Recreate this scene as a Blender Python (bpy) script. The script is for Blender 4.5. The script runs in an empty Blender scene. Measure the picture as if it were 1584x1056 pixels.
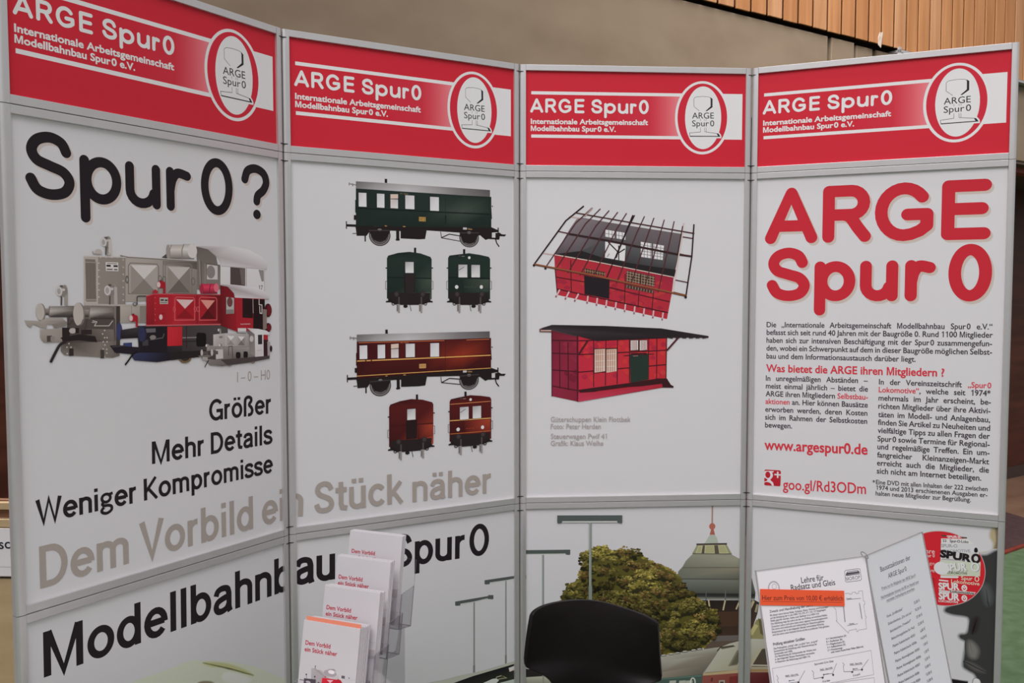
import bpy, bmesh, math, random
from mathutils import Vector, Matrix, Euler

# ------------------------------------------------------------------ camera, sky, lights, exposure
SC = bpy.context.scene
COL = SC.collection
FPX = 1343.36                                   # focal length in pixels of the 1584 px wide frame
CAM_POS = Vector((-0.2038, -2.5903, 1.6260))
CAM_ROT = Euler((1.51734, 0.00093, -0.06944), 'XYZ')
cd = bpy.data.cameras.new('camera')
cd.sensor_width = 36.0
cd.lens = FPX / 1584.0 * 36.0
cd.clip_end = 200
cam = bpy.data.objects.new('camera', cd)
cam.location = CAM_POS
cam.rotation_euler = CAM_ROT
COL.objects.link(cam)
SC.camera = cam
vs = SC.view_settings
vs.view_transform = 'Standard'
vs.look = 'None'
vs.gamma = 1.0
vs.use_curve_mapping = False
vs.exposure = 0.0
SC.cycles.transparent_max_bounces = 40
SC.cycles.max_bounces = 10

W = bpy.data.worlds.new('world')
SC.world = W
W.use_nodes = True
nt = W.node_tree
nt.nodes.clear()
wo = nt.nodes.new('ShaderNodeOutputWorld')
bg = nt.nodes.new('ShaderNodeBackground')
ge = nt.nodes.new('ShaderNodeTexCoord')
sx = nt.nodes.new('ShaderNodeSeparateXYZ')
mr = nt.nodes.new('ShaderNodeMapRange')
mr.inputs[1].default_value = -0.6
mr.inputs[2].default_value = 0.7
cr = nt.nodes.new('ShaderNodeValToRGB')
cr.color_ramp.elements[0].position = 0.0
cr.color_ramp.elements[0].color = (0.05, 0.05, 0.052, 1)
cr.color_ramp.elements[1].position = 1.0
cr.color_ramp.elements[1].color = (0.80, 0.785, 0.80, 1)
for pos, c in ((0.40, (0.30, 0.295, 0.30, 1)), (0.47, (0.50, 0.49, 0.50, 1)), (0.58, (0.86, 0.845, 0.86, 1))):
    e = cr.color_ramp.elements.new(pos)
    e.color = c
nt.links.new(ge.outputs['Generated'], sx.inputs[0])
nt.links.new(sx.outputs['Z'], mr.inputs[0])
nt.links.new(mr.outputs[0], cr.inputs[0])
nt.links.new(cr.outputs[0], bg.inputs[0])
nt.links.new(bg.outputs[0], wo.inputs[0])
bg.inputs[1].default_value = 0.62

def area(name, loc, target, size, sizey, power, col=(1, 1, 1), spread=180):
    l = bpy.data.lights.new(name, 'AREA')
    l.shape = 'RECTANGLE'
    l.spread = math.radians(spread)
    l.size, l.size_y, l.energy, l.color = size, sizey, power, col
    o = bpy.data.objects.new(name, l)
    o.location = loc
    o.rotation_euler = (Vector(target) - Vector(loc)).to_track_quat('-Z', 'Y').to_euler()
    COL.objects.link(o)
    return o
area('overhead_area_light', (-1.7, -5.0, 8.0), (-0.3, -0.8, 1.2), 7.0, 5.0, 455, (1.0, 0.965, 0.985))
area('overhead_area_light', (1.0, -0.1, 6.6), (2.0, 2.4, 2.6), 5.0, 2.0, 132, (1.0, 0.95, 0.92), 80)  # added lamp, brightens the gallery front and the boards above it
area('overhead_area_light', (-2.7, -0.35, 5.2), (-1.5, -0.42, 1.0), 0.8, 0.8, 30, (1.0, 0.97, 0.97), 45)  # added narrow lamp, lifts the wooden rack behind the first panel

# ------------------------------------------------------------------ geometry of the folding display
PW = 0.70
H0, H1, H2 = 0.9964, 1.9928, 2.3056
JOINT = [(-1.0551, -0.8587), (-0.6319, -0.3011), (0.0, 0.0), (0.7, 0.0), (1.3254, -0.3145)]
ROWS = [(0.0, H0), (H0, H1), (H1, H2)]
RECESS = 0.007
RCAM = CAM_ROT.to_matrix()

def ray(px, py):
    return (RCAM @ Vector(((px - 792.0) / FPX, -(py - 528.0) / FPX, -1.0)))
def at_depth(px, py, d):
    return CAM_POS + ray(px, py) * d
def at_height(px, py, z):
    r = ray(px, py)
    return CAM_POS + r * ((z - CAM_POS.z) / r.z)

def frame_matrix(o, xdir, zdir=(0, 0, 1)):
    x = Vector(xdir).normalized()
    z = Vector(zdir).normalized()
    y = z.cross(x).normalized()
    m = Matrix((x, y, z)).transposed().to_4x4()
    m.translation = Vector(o)
    return m

def panel_matrix(i):
    a, b = Vector(JOINT[i]), Vector(JOINT[i + 1])
    d = b - a
    return frame_matrix((a.x, a.y, 0), (d.x, d.y, 0))

# ------------------------------------------------------------------ materials
def lin(c):
    c /= 255.0
    return c / 12.92 if c <= 0.04045 else ((c + 0.055) / 1.055) ** 2.4
WHITE = lin(187.0)
def ink(c):
    """Reflectance of a printed colour, from how it looks beside the white board."""
    return tuple(min(0.86, lin(v) / WHITE * 0.78) for v in c)

def mat(name, base, rough=0.5, metal=0.0, spec=0.4):
    m = bpy.data.materials.new(name)
    m.use_nodes = True
    b = m.node_tree.nodes['Principled BSDF']
    b.inputs['Base Color'].default_value = (*base, 1)
    b.inputs['Roughness'].default_value = rough
    b.inputs['Metallic'].default_value = metal
    b.inputs['Specular IOR Level'].default_value = spec
    return m

def noise_mat(name, c1, c2, scale=(8, 8, 8), rough=0.6, bump=0.0, detail=6, spec=0.3, metal=0.0, lo=0.35, hi=0.65):
    m = mat(name, c1, rough, metal, spec)
    t = m.node_tree
    b = t.nodes['Principled BSDF']
    tc = t.nodes.new('ShaderNodeTexCoord')
    mp = t.nodes.new('ShaderNodeMapping')
    mp.inputs['Scale'].default_value = scale
    n = t.nodes.new('ShaderNodeTexNoise')
    n.inputs['Scale'].default_value = 1.0
    n.inputs['Detail'].default_value = detail
    r = t.nodes.new('ShaderNodeValToRGB')
    r.color_ramp.elements[0].position, r.color_ramp.elements[0].color = lo, (*c1, 1)
    r.color_ramp.elements[1].position, r.color_ramp.elements[1].color = hi, (*c2, 1)
    t.links.new(tc.outputs['Object'], mp.inputs[0])
    t.links.new(mp.outputs[0], n.inputs['Vector'])
    t.links.new(n.outputs[0], r.inputs[0])
    t.links.new(r.outputs[0], b.inputs['Base Color'])
    if bump:
        bp = t.nodes.new('ShaderNodeBump')
        bp.inputs['Strength'].default_value = bump
        bp.inputs['Distance'].default_value = 0.002
        t.links.new(n.outputs[0], bp.inputs['Height'])
        t.links.new(bp.outputs[0], b.inputs['Normal'])
    return m

def attr_mat(name, rough=0.5, spec=0.18):
    m = mat(name, (0.8, 0.8, 0.8), rough, 0, spec)
    a = m.node_tree.nodes.new('ShaderNodeAttribute')
    a.attribute_name = 'ink'
    m.node_tree.links.new(a.outputs['Color'], m.node_tree.nodes['Principled BSDF'].inputs['Base Color'])
    return m

def clear_mat(name, tint, gloss=1.0, edge=None):
    m = bpy.data.materials.new(name)
    m.use_nodes = True
    t = m.node_tree
    t.nodes.clear()
    o = t.nodes.new('ShaderNodeOutputMaterial')
    tr = t.nodes.new('ShaderNodeBsdfTransparent')
    tr.inputs[0].default_value = (*tint, 1)
    gl = t.nodes.new('ShaderNodeBsdfGlossy')
    gl.inputs['Roughness'].default_value = 0.08
    fr = t.nodes.new('ShaderNodeFresnel')
    fr.inputs[0].default_value = 1.45
    mx = t.nodes.new('ShaderNodeMixShader')
    mu = t.nodes.new('ShaderNodeMath')
    mu.operation = 'MULTIPLY'
    mu.inputs[1].default_value = gloss
    t.links.new(fr.outputs[0], mu.inputs[0])
    t.links.new(mu.outputs[0], mx.inputs[0])
    t.links.new(tr.outputs[0], mx.inputs[1])
    t.links.new(gl.outputs[0], mx.inputs[2])
    if edge:
        df = t.nodes.new('ShaderNodeBsdfDiffuse')
        df.inputs[0].default_value = (*edge, 1)
        m2 = t.nodes.new('ShaderNodeMixShader')
        m2.inputs[0].default_value = 0.6
        t.links.new(mx.outputs[0], m2.inputs[1])
        t.links.new(df.outputs[0], m2.inputs[2])
        t.links.new(m2.outputs[0], o.inputs[0])
    else:
        t.links.new(mx.outputs[0], o.inputs[0])
    return m

M_ALU = noise_mat('brushed_aluminium', (0.64, 0.625, 0.63), (0.66, 0.645, 0.65), (30, 30, 30), 0.40, 0, 3, 0.5, 0.62)
M_WHITE = mat('white_print_board', (0.775, 0.765, 0.785), 0.42, 0, 0.3)
M_RED = mat('red_print_board', ink((176, 33, 47)), 0.5, 0, 0.2)
M_BACK = mat('grey_board_back', (0.35, 0.35, 0.36), 0.7)
M_INK = attr_mat('printing_ink')
M_BLACK = mat('black_plastic', (0.012, 0.012, 0.013), 0.45)
M_SLEDGE = mat('sleeve_edge', (0.42, 0.40, 0.41), 0.4)
M_SHEET2 = mat('cool_paper', (0.94, 0.95, 0.99), 0.6, 0, 0.25)
M_SHEET = mat('bright_paper', (0.95, 0.91, 0.945), 0.6, 0, 0.25)
M_PAPER = mat('white_paper', (0.63, 0.60, 0.625), 0.6, 0, 0.25)
M_CLEAR = clear_mat('clear_acrylic', (0.985, 0.982, 0.988), 0.3)
M_EDGE = clear_mat('acrylic_edge', (0.85, 0.85, 0.87), 0.8, (0.30, 0.29, 0.32))
M_SLEEVE = clear_mat('clear_sleeve', (0.995, 0.992, 0.995), 0.12)

# ------------------------------------------------------------------ object helpers
def tag(o, label=None, cat=None, group=None, kind=None):
    if label: o['label'] = label
    if cat: o['category'] = cat
    if group: o['group'] = group
    if kind: o['kind'] = kind
    return o

def empty(name, m):
    o = bpy.data.objects.new(name, None)
    o.empty_display_size = 0.05
    o.matrix_world = m
    COL.objects.link(o)
    return o

def mesh_obj(name, verts, faces, material, parent=None, smooth=False, mats=None, fmat=None):
    me = bpy.data.meshes.new(name)
    me.from_pydata([tuple(v) for v in verts], [], faces)
    for m in (mats or [material]):
        me.materials.append(m)
    if fmat:
        for p, k in zip(me.polygons, fmat):
            p.material_index = k
    if smooth:
        for p in me.polygons:
            p.use_smooth = True
    me.update()
    o = bpy.data.objects.new(name, me)
    COL.objects.link(o)
    if parent: o.parent = parent
    return o

class MB:
    """Collects boxes, bars and sheets into one mesh."""
    def __init__(s): s.v, s.f, s.m = [], [], []
    def add(s, v, f, k=0):
        n = len(s.v)
        s.v += [Vector(p) for p in v]
        s.f += [tuple(i + n for i in q) for q in f]
        s.m += [k] * len(f)
        return s
    def box(s, a, b, k=0, edge=None):
        x0, y0, z0 = a
        x1, y1, z1 = b
        v = [(x0, y0, z0), (x1, y0, z0), (x1, y1, z0), (x0, y1, z0), (x0, y0, z1), (x1, y0, z1), (x1, y1, z1), (x0, y1, z1)]
        f = [(0, 3, 2, 1), (4, 5, 6, 7), (0, 1, 5, 4), (1, 2, 6, 5), (2, 3, 7, 6), (3, 0, 4, 7)]
        s.add(v, f, k)
        if edge is not None:                         # narrow faces get the edge material
            d = [abs(x1 - x0), abs(y1 - y0), abs(z1 - z0)]
            thin = d.index(min(d))
            ax = [2, 2, 1, 0, 1, 0]
            for i in range(6):
                if ax[i] != thin: s.m[-6 + i] = edge
        return s
    def prism(s, pts, axis_len, k=0, axis='z', z0=0.0):
        """Closed outline (2D, counter clockwise) pushed along an axis."""
        n = len(pts)
        if axis == 'z':
            lo = [(x, y, z0) for x, y in pts]; hi = [(x, y, z0 + axis_len) for x, y in pts]
        elif axis == 'y':
            lo = [(x, z0, y) for x, y in pts]; hi = [(x, z0 + axis_len, y) for x, y in pts]
        else:
            lo = [(z0, x, y) for x, y in pts]; hi = [(z0 + axis_len, x, y) for x, y in pts]
        f = [tuple(range(n))[::-1], tuple(range(n, 2 * n))] + [(i, (i + 1) % n, (i + 1) % n + n, i + n) for i in range(n)]
        return s.add(lo + hi, f, k)
    def tube(s, pts, r, n=8, k=0, closed=False):
        pts = [Vector(p) for p in pts]
        rings = []
        N = len(pts)
        up = None
        for i, p in enumerate(pts):
            a = pts[(i - 1) % N] if closed or i else p
            b = pts[(i + 1) % N] if closed or i < N - 1 else p
            t = (b - a).normalized()
            if up is None:
                up = Vector((0, 0, 1)) if abs(t.z) < 0.9 else Vector((1, 0, 0))
            x = t.cross(up).normalized()
            y = x.cross(t).normalized()
            up = y
            rings.append([p + (x * math.cos(2 * math.pi * j / n) + y * math.sin(2 * math.pi * j / n)) * r for j in range(n)])
        v = [q for rg in rings for q in rg]
        f = []
        for i in range(N if closed else N - 1):
            for j in range(n):
                a, b = i * n + j, i * n + (j + 1) % n
                c, d = ((i + 1) % N) * n + (j + 1) % n, ((i + 1) % N) * n + j
                f.append((a, b, c, d))
        if not closed:
            f += [tuple(range(n))[::-1], tuple(range((N - 1) * n, N * n))]
        return s.add(v, f, k)
    def build(s, name, material, parent=None, smooth=False, mats=None, bevel=0.0):
        o = mesh_obj(name, s.v, s.f, material, parent, smooth, mats, s.m if mats else None)
        bm = bmesh.new(); bm.from_mesh(o.data)
        bmesh.ops.recalc_face_normals(bm, faces=bm.faces)
        bm.to_mesh(o.data); bm.free()
        if bevel:
            b = o.modifiers.new('bevel', 'BEVEL')
            b.width = bevel; b.segments = 2; b.limit_method = 'ANGLE'
        return o

def structure(o):
    o['kind'] = 'structure'
    return o

# ------------------------------------------------------------------ lettering: outlines of the built-in letter shapes, thickened
_GL = {}
def _raw(sx_):
    c = bpy.data.curves.new('t', 'FONT')
    c.body = sx_; c.size = 1.0; c.resolution_u = 3
    o = bpy.data.objects.new('t', c)
    COL.objects.link(o)
    me = bpy.data.meshes.new_from_object(o.evaluated_get(bpy.context.evaluated_depsgraph_get()))
    V = [(v.co.x, v.co.y) for v in me.vertices]
    F = [tuple(p.vertices) for p in me.polygons]
    bpy.data.objects.remove(o); bpy.data.curves.remove(c); bpy.data.meshes.remove(me)
    return V, F
OWN = {   # letters drawn with upright stems
    'M': (0.77, [[(.07, 0), (.155, 0), (.155, .55), (.345, 0), (.415, 0), (.605, .55), (.605, 0), (.69, 0), (.69, .69), (.567, .69), (.38, .15), (.193, .69), (.07, .69)]]),
    '1': (0.5, [[(.24, 0), (.33, 0), (.33, .69), (.26, .69), (.1, .56), (.1, .48), (.24, .585)]]),
}
def glyph(ch):
    if ch in _GL: return _GL[ch]
    if ch == '~': return ([], [], 0.11)
    if ch in OWN:
        adv, polys = OWN[ch]
        V, F = [], []
        for p in polys:
            n = len(V); V += p; F.append(tuple(range(n, n + len(p))))
        from mathutils.geometry import tessellate_polygon
        F = [t for t in tessellate_polygon([[Vector((x, y, 0)) for x, y in V]])]
        _GL[ch] = (V, F, adv)
        return _GL[ch]
    hv, _ = _raw('H')
    hr = max(x for x, y in hv)
    v2, _ = _raw('HH')
    hadv = max(x for x, y in v2) - hr
    v3, _ = _raw('H' + ch + 'H')
    adv = max(x for x, y in v3) - hr - hadv
    V, F = ([], []) if ch == ' ' else _raw(ch)
    _GL[ch] = (V, F, adv)
    return _GL[ch]
_hv, _ = _raw('H')
CAPH = max(y for x, y in _hv)

def fatten(V, F, w, aspect=1.0):
    """Letter outline grown by w (letter units); aspect = x scale / y scale, so that strokes keep their weight."""
    key, idx, P = {}, [], []
    for x, y in V:
        k = (round(x, 5), round(y, 5))
        if k not in key:
            key[k] = len(P); P.append((x * aspect, y))
        idx.append(key[k])
    E, G = set(), []
    for f in F:
        f = tuple(dict.fromkeys(idx[i] for i in f))
        if len(f) < 3: continue
        a = sum(P[f[i]][0] * P[f[(i + 1) % len(f)]][1] - P[f[(i + 1) % len(f)]][0] * P[f[i]][1] for i in range(len(f)))
        if abs(a) < 1e-9: continue
        if a < 0: f = f[::-1]
        G.append(f)
        for i in range(len(f)): E.add((f[i], f[(i + 1) % len(f)]))
    Z = [0] * len(P)
    if w <= 0: return P, Z, G
    B = {a: b for a, b in E if (b, a) not in E}
    pre = {b: a for a, b in B.items()}
    O = {}
    Q = list(P)
    for a, b in B.items():
        if a not in pre: continue
        p, q, r = Vector(P[pre[a]]), Vector(P[a]), Vector(P[b])
        d1, d2 = (q - p).normalized(), (r - q).normalized()
        n1, n2 = Vector((d1.y, -d1.x)), Vector((d2.y, -d2.x))
        n = n1 + n2
        n = n.normalized() if n.length > 1e-4 else n1
        k = min(1 / max(n.dot(n1), 0.3), 1.5)
        O[a] = len(Q)
        Q.append((q.x + n.x * w * k, q.y + n.y * w * k)); Z.append(-1)
    G = G + [(b, a, O[a], O[b]) for a, b in B.items() if a in O and b in O]
    return Q, Z, G

def smooth_path(pts, n=6, closed=False):
    """Catmull-Rom curve through the points."""
    P = [Vector(p) for p in pts]
    N = len(P)
    out = []
    for i in range(N if closed else N - 1):
        if closed:
            a, b, c, d = P[(i - 1) % N], P[i], P[(i + 1) % N], P[(i + 2) % N]
        else:
            a, b, c, d = P[max(i - 1, 0)], P[i], P[i + 1], P[min(i + 2, N - 1)]
        for k in range(n):
            t = k / n
            out.append(0.5 * ((2 * b) + (c - a) * t + (2 * a - 5 * b + 4 * c - d) * t * t + (3 * b - 3 * c + d - a) * t ** 3))
    if not closed: out.append(P[-1])
    return [(p.x, p.y) for p in out]

LAYER = {}                                       # how thick the ink already lies on each board
class Art:
    """Printing on a flat thing.  The thing's own axes are x (along), z (up); the print lies on its plane y = y0.
    Points are read off the photograph in the pixels of a crop (x0, y0, zoom) and laid onto that plane."""
    STEP = 6e-6
    def __init__(s, M, y0, crop=(0, 0, 1.0), ref=None, shift=(0, 0)):
        s.M, s.Mi, s.y0, s.crop = M, M.inverted(), y0, crop
        s.o = s.Mi @ CAM_POS
        s.v, s.f, s.c, s.n, s.shift = [], [], [], 1, shift
        s.clip = None
        s.base, s.key = 0.0, None
    def uv(s, p):
        x, y = s.crop[0] + p[0] / s.crop[2], s.crop[1] + p[1] / s.crop[2]
        d = s.Mi.to_3x3() @ ray(x, y)
        q = s.o + d * ((s.y0 - s.o.y) / d.y)
        return Vector((q.x + s.shift[0], q.z + s.shift[1]))
    # --- shapes in the plane's own metres
    def _poly(s, uv, col):
        n = len(s.v)
        y = s.y0 - s.base - s.n * s.STEP
        col = [col] * len(uv) if not isinstance(col, list) else col
        m = len(uv)
        if sum(uv[i][0] * uv[(i + 1) % m][1] - uv[(i + 1) % m][0] * uv[i][1] for i in range(m)) < 0:
            uv, col = list(uv)[::-1], col[::-1]
        s.v += [(p[0], y, p[1]) for p in uv]
        s.f.append(tuple(range(n, n + m)))
        s.c.append([ink(c) for c in col])
        s.n += 1
    def _faces(s, pts, zs, faces, col):
        n = len(s.v)
        y = s.y0 - s.base - s.n * s.STEP
        s.v += [(p[0], y - z * s.STEP * 0.4, p[1]) for p, z in zip(pts, zs)]
        c = ink(col)
        for f in faces:
            m = len(f)
            if sum(pts[f[i]][0] * pts[f[(i + 1) % m]][1] - pts[f[(i + 1) % m]][0] * pts[f[i]][1] for i in range(m)) < 0: f = f[::-1]
            s.f.append(tuple(i + n for i in f)); s.c.append([c] * m)
        s.n += 1
    def _strip(s, P, w, col, closed=False, cap=False, keep=False):
        P = [Vector(p) for p in P]
        Q = [P[0]]
        for p in P[1:]:
            if (p - Q[-1]).length > 1e-6: Q.append(p)
        if closed and (Q[0] - Q[-1]).length < 1e-6: Q.pop()
        P = Q; N = len(P)
        if N < 2: return
        L, R = [], []
        for i in range(N):
            d1 = (P[i] - P[i - 1]) if (closed or i) else (P[1] - P[0])
            d2 = (P[(i + 1) % N] - P[i]) if (closed or i < N - 1) else (P[-1] - P[-2])
            d1, d2 = d1.normalized(), d2.normalized()
            n1 = Vector((-d1.y, d1.x)); n2 = Vector((-d2.y, d2.x))
            n = (n1 + n2)
            n = n.normalized() if n.length > 1e-4 else n1
            k = min(1 / max(n.dot(n1), 0.35), 2.0) * w / 2
            turn = math.atan2(d1.x * d2.y - d1.y * d2.x, d1.dot(d2))
            if cap and abs(turn) > 0.45:                 # round the outside of a sharp bend
                m = 6
                for j in range(m + 1):
                    a = -turn / 2 + turn * j / m
                    q = Vector((n.x * math.cos(a) - n.y * math.sin(a), n.x * math.sin(a) + n.y * math.cos(a))) * (w / 2)
                    if turn > 0: L.append(P[i] + n * k); R.append(P[i] - q)
                    else: L.append(P[i] + q); R.append(P[i] - n * k)
            else:
                L.append(P[i] + n * k); R.append(P[i] - n * k)
        pts = L + R
        n_ = len(L)
        F = [(i, (i + 1) % n_, (i + 1) % n_ + n_, i + n_) for i in range(n_ if closed else n_ - 1)]
        if cap and not closed:
            for end in (0, N - 1):
                d = (P[0] - P[1]) if end == 0 else (P[-1] - P[-2])
                a0 = math.atan2(d.y, d.x)
                b = len(pts)
                ang = [a0 + math.pi / 2 - math.pi * j / 8 for j in range(9)]
                pts += [P[end] + Vector((math.cos(a), math.sin(a))) * (w / 2) for a in ang]
                F.append(tuple(range(b, b + 9)))
        s._faces(pts, [0] * len(pts), F, col)
    # --- shapes in crop pixels
    def poly(s, pts, col): s._poly([s.uv(p) for p in pts], col)
    def blob(s, pts, col, n=5): s._poly([s.uv(p) for p in smooth_path(pts, n, True)], col)
    def quad(s, x0, y0, x1, y1, col):
        a, b = s.uv((x0, y0)), s.uv((x1, y1))
        s._poly([(a.x, a.y), (b.x, a.y), (b.x, b.y), (a.x, b.y)], col)
    def bar(s, x0, yt, yb, x1, y1, col):
        a, b, c = s.uv((x0, yt)), s.uv((x0, yb)), s.uv((x1, y1))
        s._poly([(a.x, a.y), (c.x, a.y), (c.x, b.y), (a.x, b.y)], col)
    def ell(s, cx, cy, rx, ry, col, n=28):
        c = s.uv((cx, cy)); ax = (s.uv((cx + rx, cy)) - s.uv((cx - rx, cy))).length / 2; ay = (s.uv((cx, cy + ry)) - s.uv((cx, cy - ry))).length / 2
        s._poly([(c.x + ax * math.cos(2 * math.pi * i / n), c.y + ay * math.sin(2 * math.pi * i / n)) for i in range(n)], col)
    def ring(s, cx, cy, rx, ry, w, col, n=40):
        c = s.uv((cx, cy)); ax = (s.uv((cx + rx, cy)) - s.uv((cx - rx, cy))).length / 2; ay = (s.uv((cx, cy + ry)) - s.uv((cx, cy - ry))).length / 2
        k = s.px(cx, cy)
        s._strip([(c.x + ax * math.cos(2 * math.pi * i / n), c.y + ay * math.sin(2 * math.pi * i / n)) for i in range(n)], w * k, col, closed=True)
    def px(s, x, y):
        return (s.uv((x, y - 5)) - s.uv((x, y + 5))).length / 10
    def line(s, pts, w, col, closed=False, cap=False, curve=False):
        if curve: pts = smooth_path(pts, 6, closed)
        s._strip([s.uv(p) for p in pts], w * s.px(*pts[0]), col, closed, cap)
    def soft(s, pts, w, col, out, n=4):
        """Out-of-focus shape: its rim fades from its colour to the colour around it."""
        P = [s.uv(p) for p in smooth_path(pts, n, True)]
        N = len(P)
        ar = sum(P[i].x * P[(i + 1) % N].y - P[(i + 1) % N].x * P[i].y for i in range(N))
        sg = 1 if ar > 0 else -1
        k = w * s.px(*pts[0]) / 2
        I, O = [], []
        for i in range(N):
            t = (P[(i + 1) % N] - P[i - 1]).normalized()
            nn = Vector((t.y, -t.x)) * sg
            I.append(P[i] - nn * k); O.append(P[i] + nn * k)
        s._poly(I, col)
        s.n -= 1
        for i in range(N):
            j = (i + 1) % N
            s._poly([I[i], I[j], O[j], O[i]], [col, col, out, out]); s.n -= 1
        s.n += 1
    def text(s, string, l, r, h, col, weight=0.012, just=None, alt=(178, 36, 48), mid=False):
        """One line from baseline point l to baseline point r; h = height of its capitals; {..} is set in the second colour.
        just: fixed letter width / height ratio, the spaces take up the rest."""
        a, b = s.uv(l), s.uv(r)
        hh = (s.uv((l[0], l[1] - h)) - a).length
        sy = hh / CAPH
        u = (b - a)
        Wd = u.length
        u.normalize()
        nrm = Vector((-u.y, u.x))
        chars, on = [], False
        for ch in string:
            if ch in '{}': on = ch == '{'; continue
            chars.append((ch, on))
        first = glyph(chars[0][0]); last = glyph(chars[-1][0])
        lead = min((x for x, y in first[0]), default=0)
        trail = last[2] - max((x for x, y in last[0]), default=0)
        adv = [glyph(ch)[2] for ch, _ in chars]
        tot = sum(adv) - lead - trail
        extra = 0.0
        if just:
            k = just * sy
            ns = sum(1 for ch, _ in chars if ch == ' ')
            extra = (Wd - tot * k) / max(ns, 1)
        else:
            k = Wd / tot
        x = -lead * k
        buckets = {}
        for (ch, o2), ad in zip(chars, adv):
            V, F, _ = glyph(ch)
            if V:
                P, Z, G = fatten(V, F, weight, k / sy)
                bk = buckets.setdefault(o2, ([], [], []))
                n = len(bk[0])
                for (px_, py_) in P:
                    bk[0].append(a + u * (x + px_ * sy) + nrm * (py_ * sy))
                bk[1].extend(Z)
                bk[2].extend(tuple(i + n for i in f) for f in G)
            x += ad * k + (extra if ch == ' ' else 0)
        for o2, (pts, zs, F) in buckets.items():
            s._faces(pts, zs, F, alt if o2 else col)
        return k / sy
    def _clip(s):
        """The print ends under the frame of its own board."""
        x0, z0, x1, z1 = s.clip
        V, F, C = [], [], []
        for f, c in zip(s.f, s.c):
            P = [(s.v[i], q) for i, q in zip(f, c)]
            for ax, lim, sg in ((0, x0, 1), (0, x1, -1), (2, z0, 1), (2, z1, -1)):
                if all((p[0][ax] - lim) * sg >= 0 for p in P): continue
                Q = []
                for i in range(len(P)):
                    (a, ca), (b, cb) = P[i - 1], P[i]
                    da, db = (a[ax] - lim) * sg, (b[ax] - lim) * sg
                    if (da >= 0) != (db >= 0):
                        t = da / (da - db)
                        Q.append((tuple(u + (w - u) * t for u, w in zip(a, b)), tuple(u + (w - u) * t for u, w in zip(ca, cb))))
                    if db >= 0: Q.append((b, cb))
                P = Q
                if len(P) < 3: break
            if len(P) < 3: continue
            n = len(V)
            V += [p[0] for p in P]; F.append(tuple(range(n, n + len(P)))); C.append([p[1] for p in P])
        s.v, s.f, s.c = V, F, C
    def build(s, name, parent, label=None):
        if s.clip: s._clip()
        if s.key: LAYER[s.key] = s.base + s.n * s.STEP
        me = bpy.data.meshes.new(name)
        me.from_pydata(s.v, [], s.f)
        at = me.attributes.new('ink', 'FLOAT_COLOR', 'CORNER')
        flat = []
        for c in s.c:
            for q in c: flat += [q[0], q[1], q[2], 1.0]
        at.data.foreach_set('color', flat)
        me.materials.append(M_INK)
        o = bpy.data.objects.new(name, me)
        COL.objects.link(o)
        o.parent = parent
        if label: o['label'] = label
        return o
    # --- round-ended letters
    def round_word(s, boxes, base_l, base_r, cap_l, cap_r, xh, desc, w, col, off=(0, 0)):
        """boxes: (letter, x left, x right) in crop pixels; the base and cap lines run between the given points; xh, desc in cap heights; w stroke width in crop pixels."""
        vb = [s.uv(base_l).y, s.uv(base_r).y]
        v0 = sum(vb) / 2
        v1 = (s.uv(cap_l).y + s.uv(cap_r).y) / 2
        H = v1 - v0
        wm = w * s.px(*base_l)
        dx, dy = off[0] * s.px(*base_l), -off[1] * s.px(*base_l)
        for ch, xl, xr in boxes:
            yl = base_l[1] + (base_r[1] - base_l[1]) * (xl - base_l[0]) / (base_r[0] - base_l[0])
            yr = base_l[1] + (base_r[1] - base_l[1]) * (xr - base_l[0]) / (base_r[0] - base_l[0])
            kk = 0.5 if ch in 'ARGES0?' else xh / 2
            yl -= kk * (base_l[1] - cap_l[1]); yr -= kk * (base_r[1] - cap_r[1])
            ul, ur = s.uv((xl, yl)).x, s.uv((xr, yr)).x
            top = H if ch in 'ARGES0?' else H * xh
            X = lambda t: ul + wm / 2 + t * (ur - ul - wm) + dx
            Y = lambda t: v0 + wm / 2 + t * (top - wm) + dy
            for kind, pts in ROUND[ch]:
                if kind == 'dot':
                    cx, cy = X(pts[0]), Y(0)
                    s._poly([(cx + math.cos(a * math.pi / 8) * wm * .56, cy + math.sin(a * math.pi / 8) * wm * .56) for a in range(16)], col); continue
                q = smooth_path(pts, 7, kind == 'loop') if kind in ('curve', 'loop') else pts
                q = [(X(a), Y(b) if b >= -0.01 else v0 + b * H * desc + wm / 2 + dy) for a, b in q]
                s._strip(q, wm, col, closed=(kind == 'loop'), cap=True)

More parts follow.
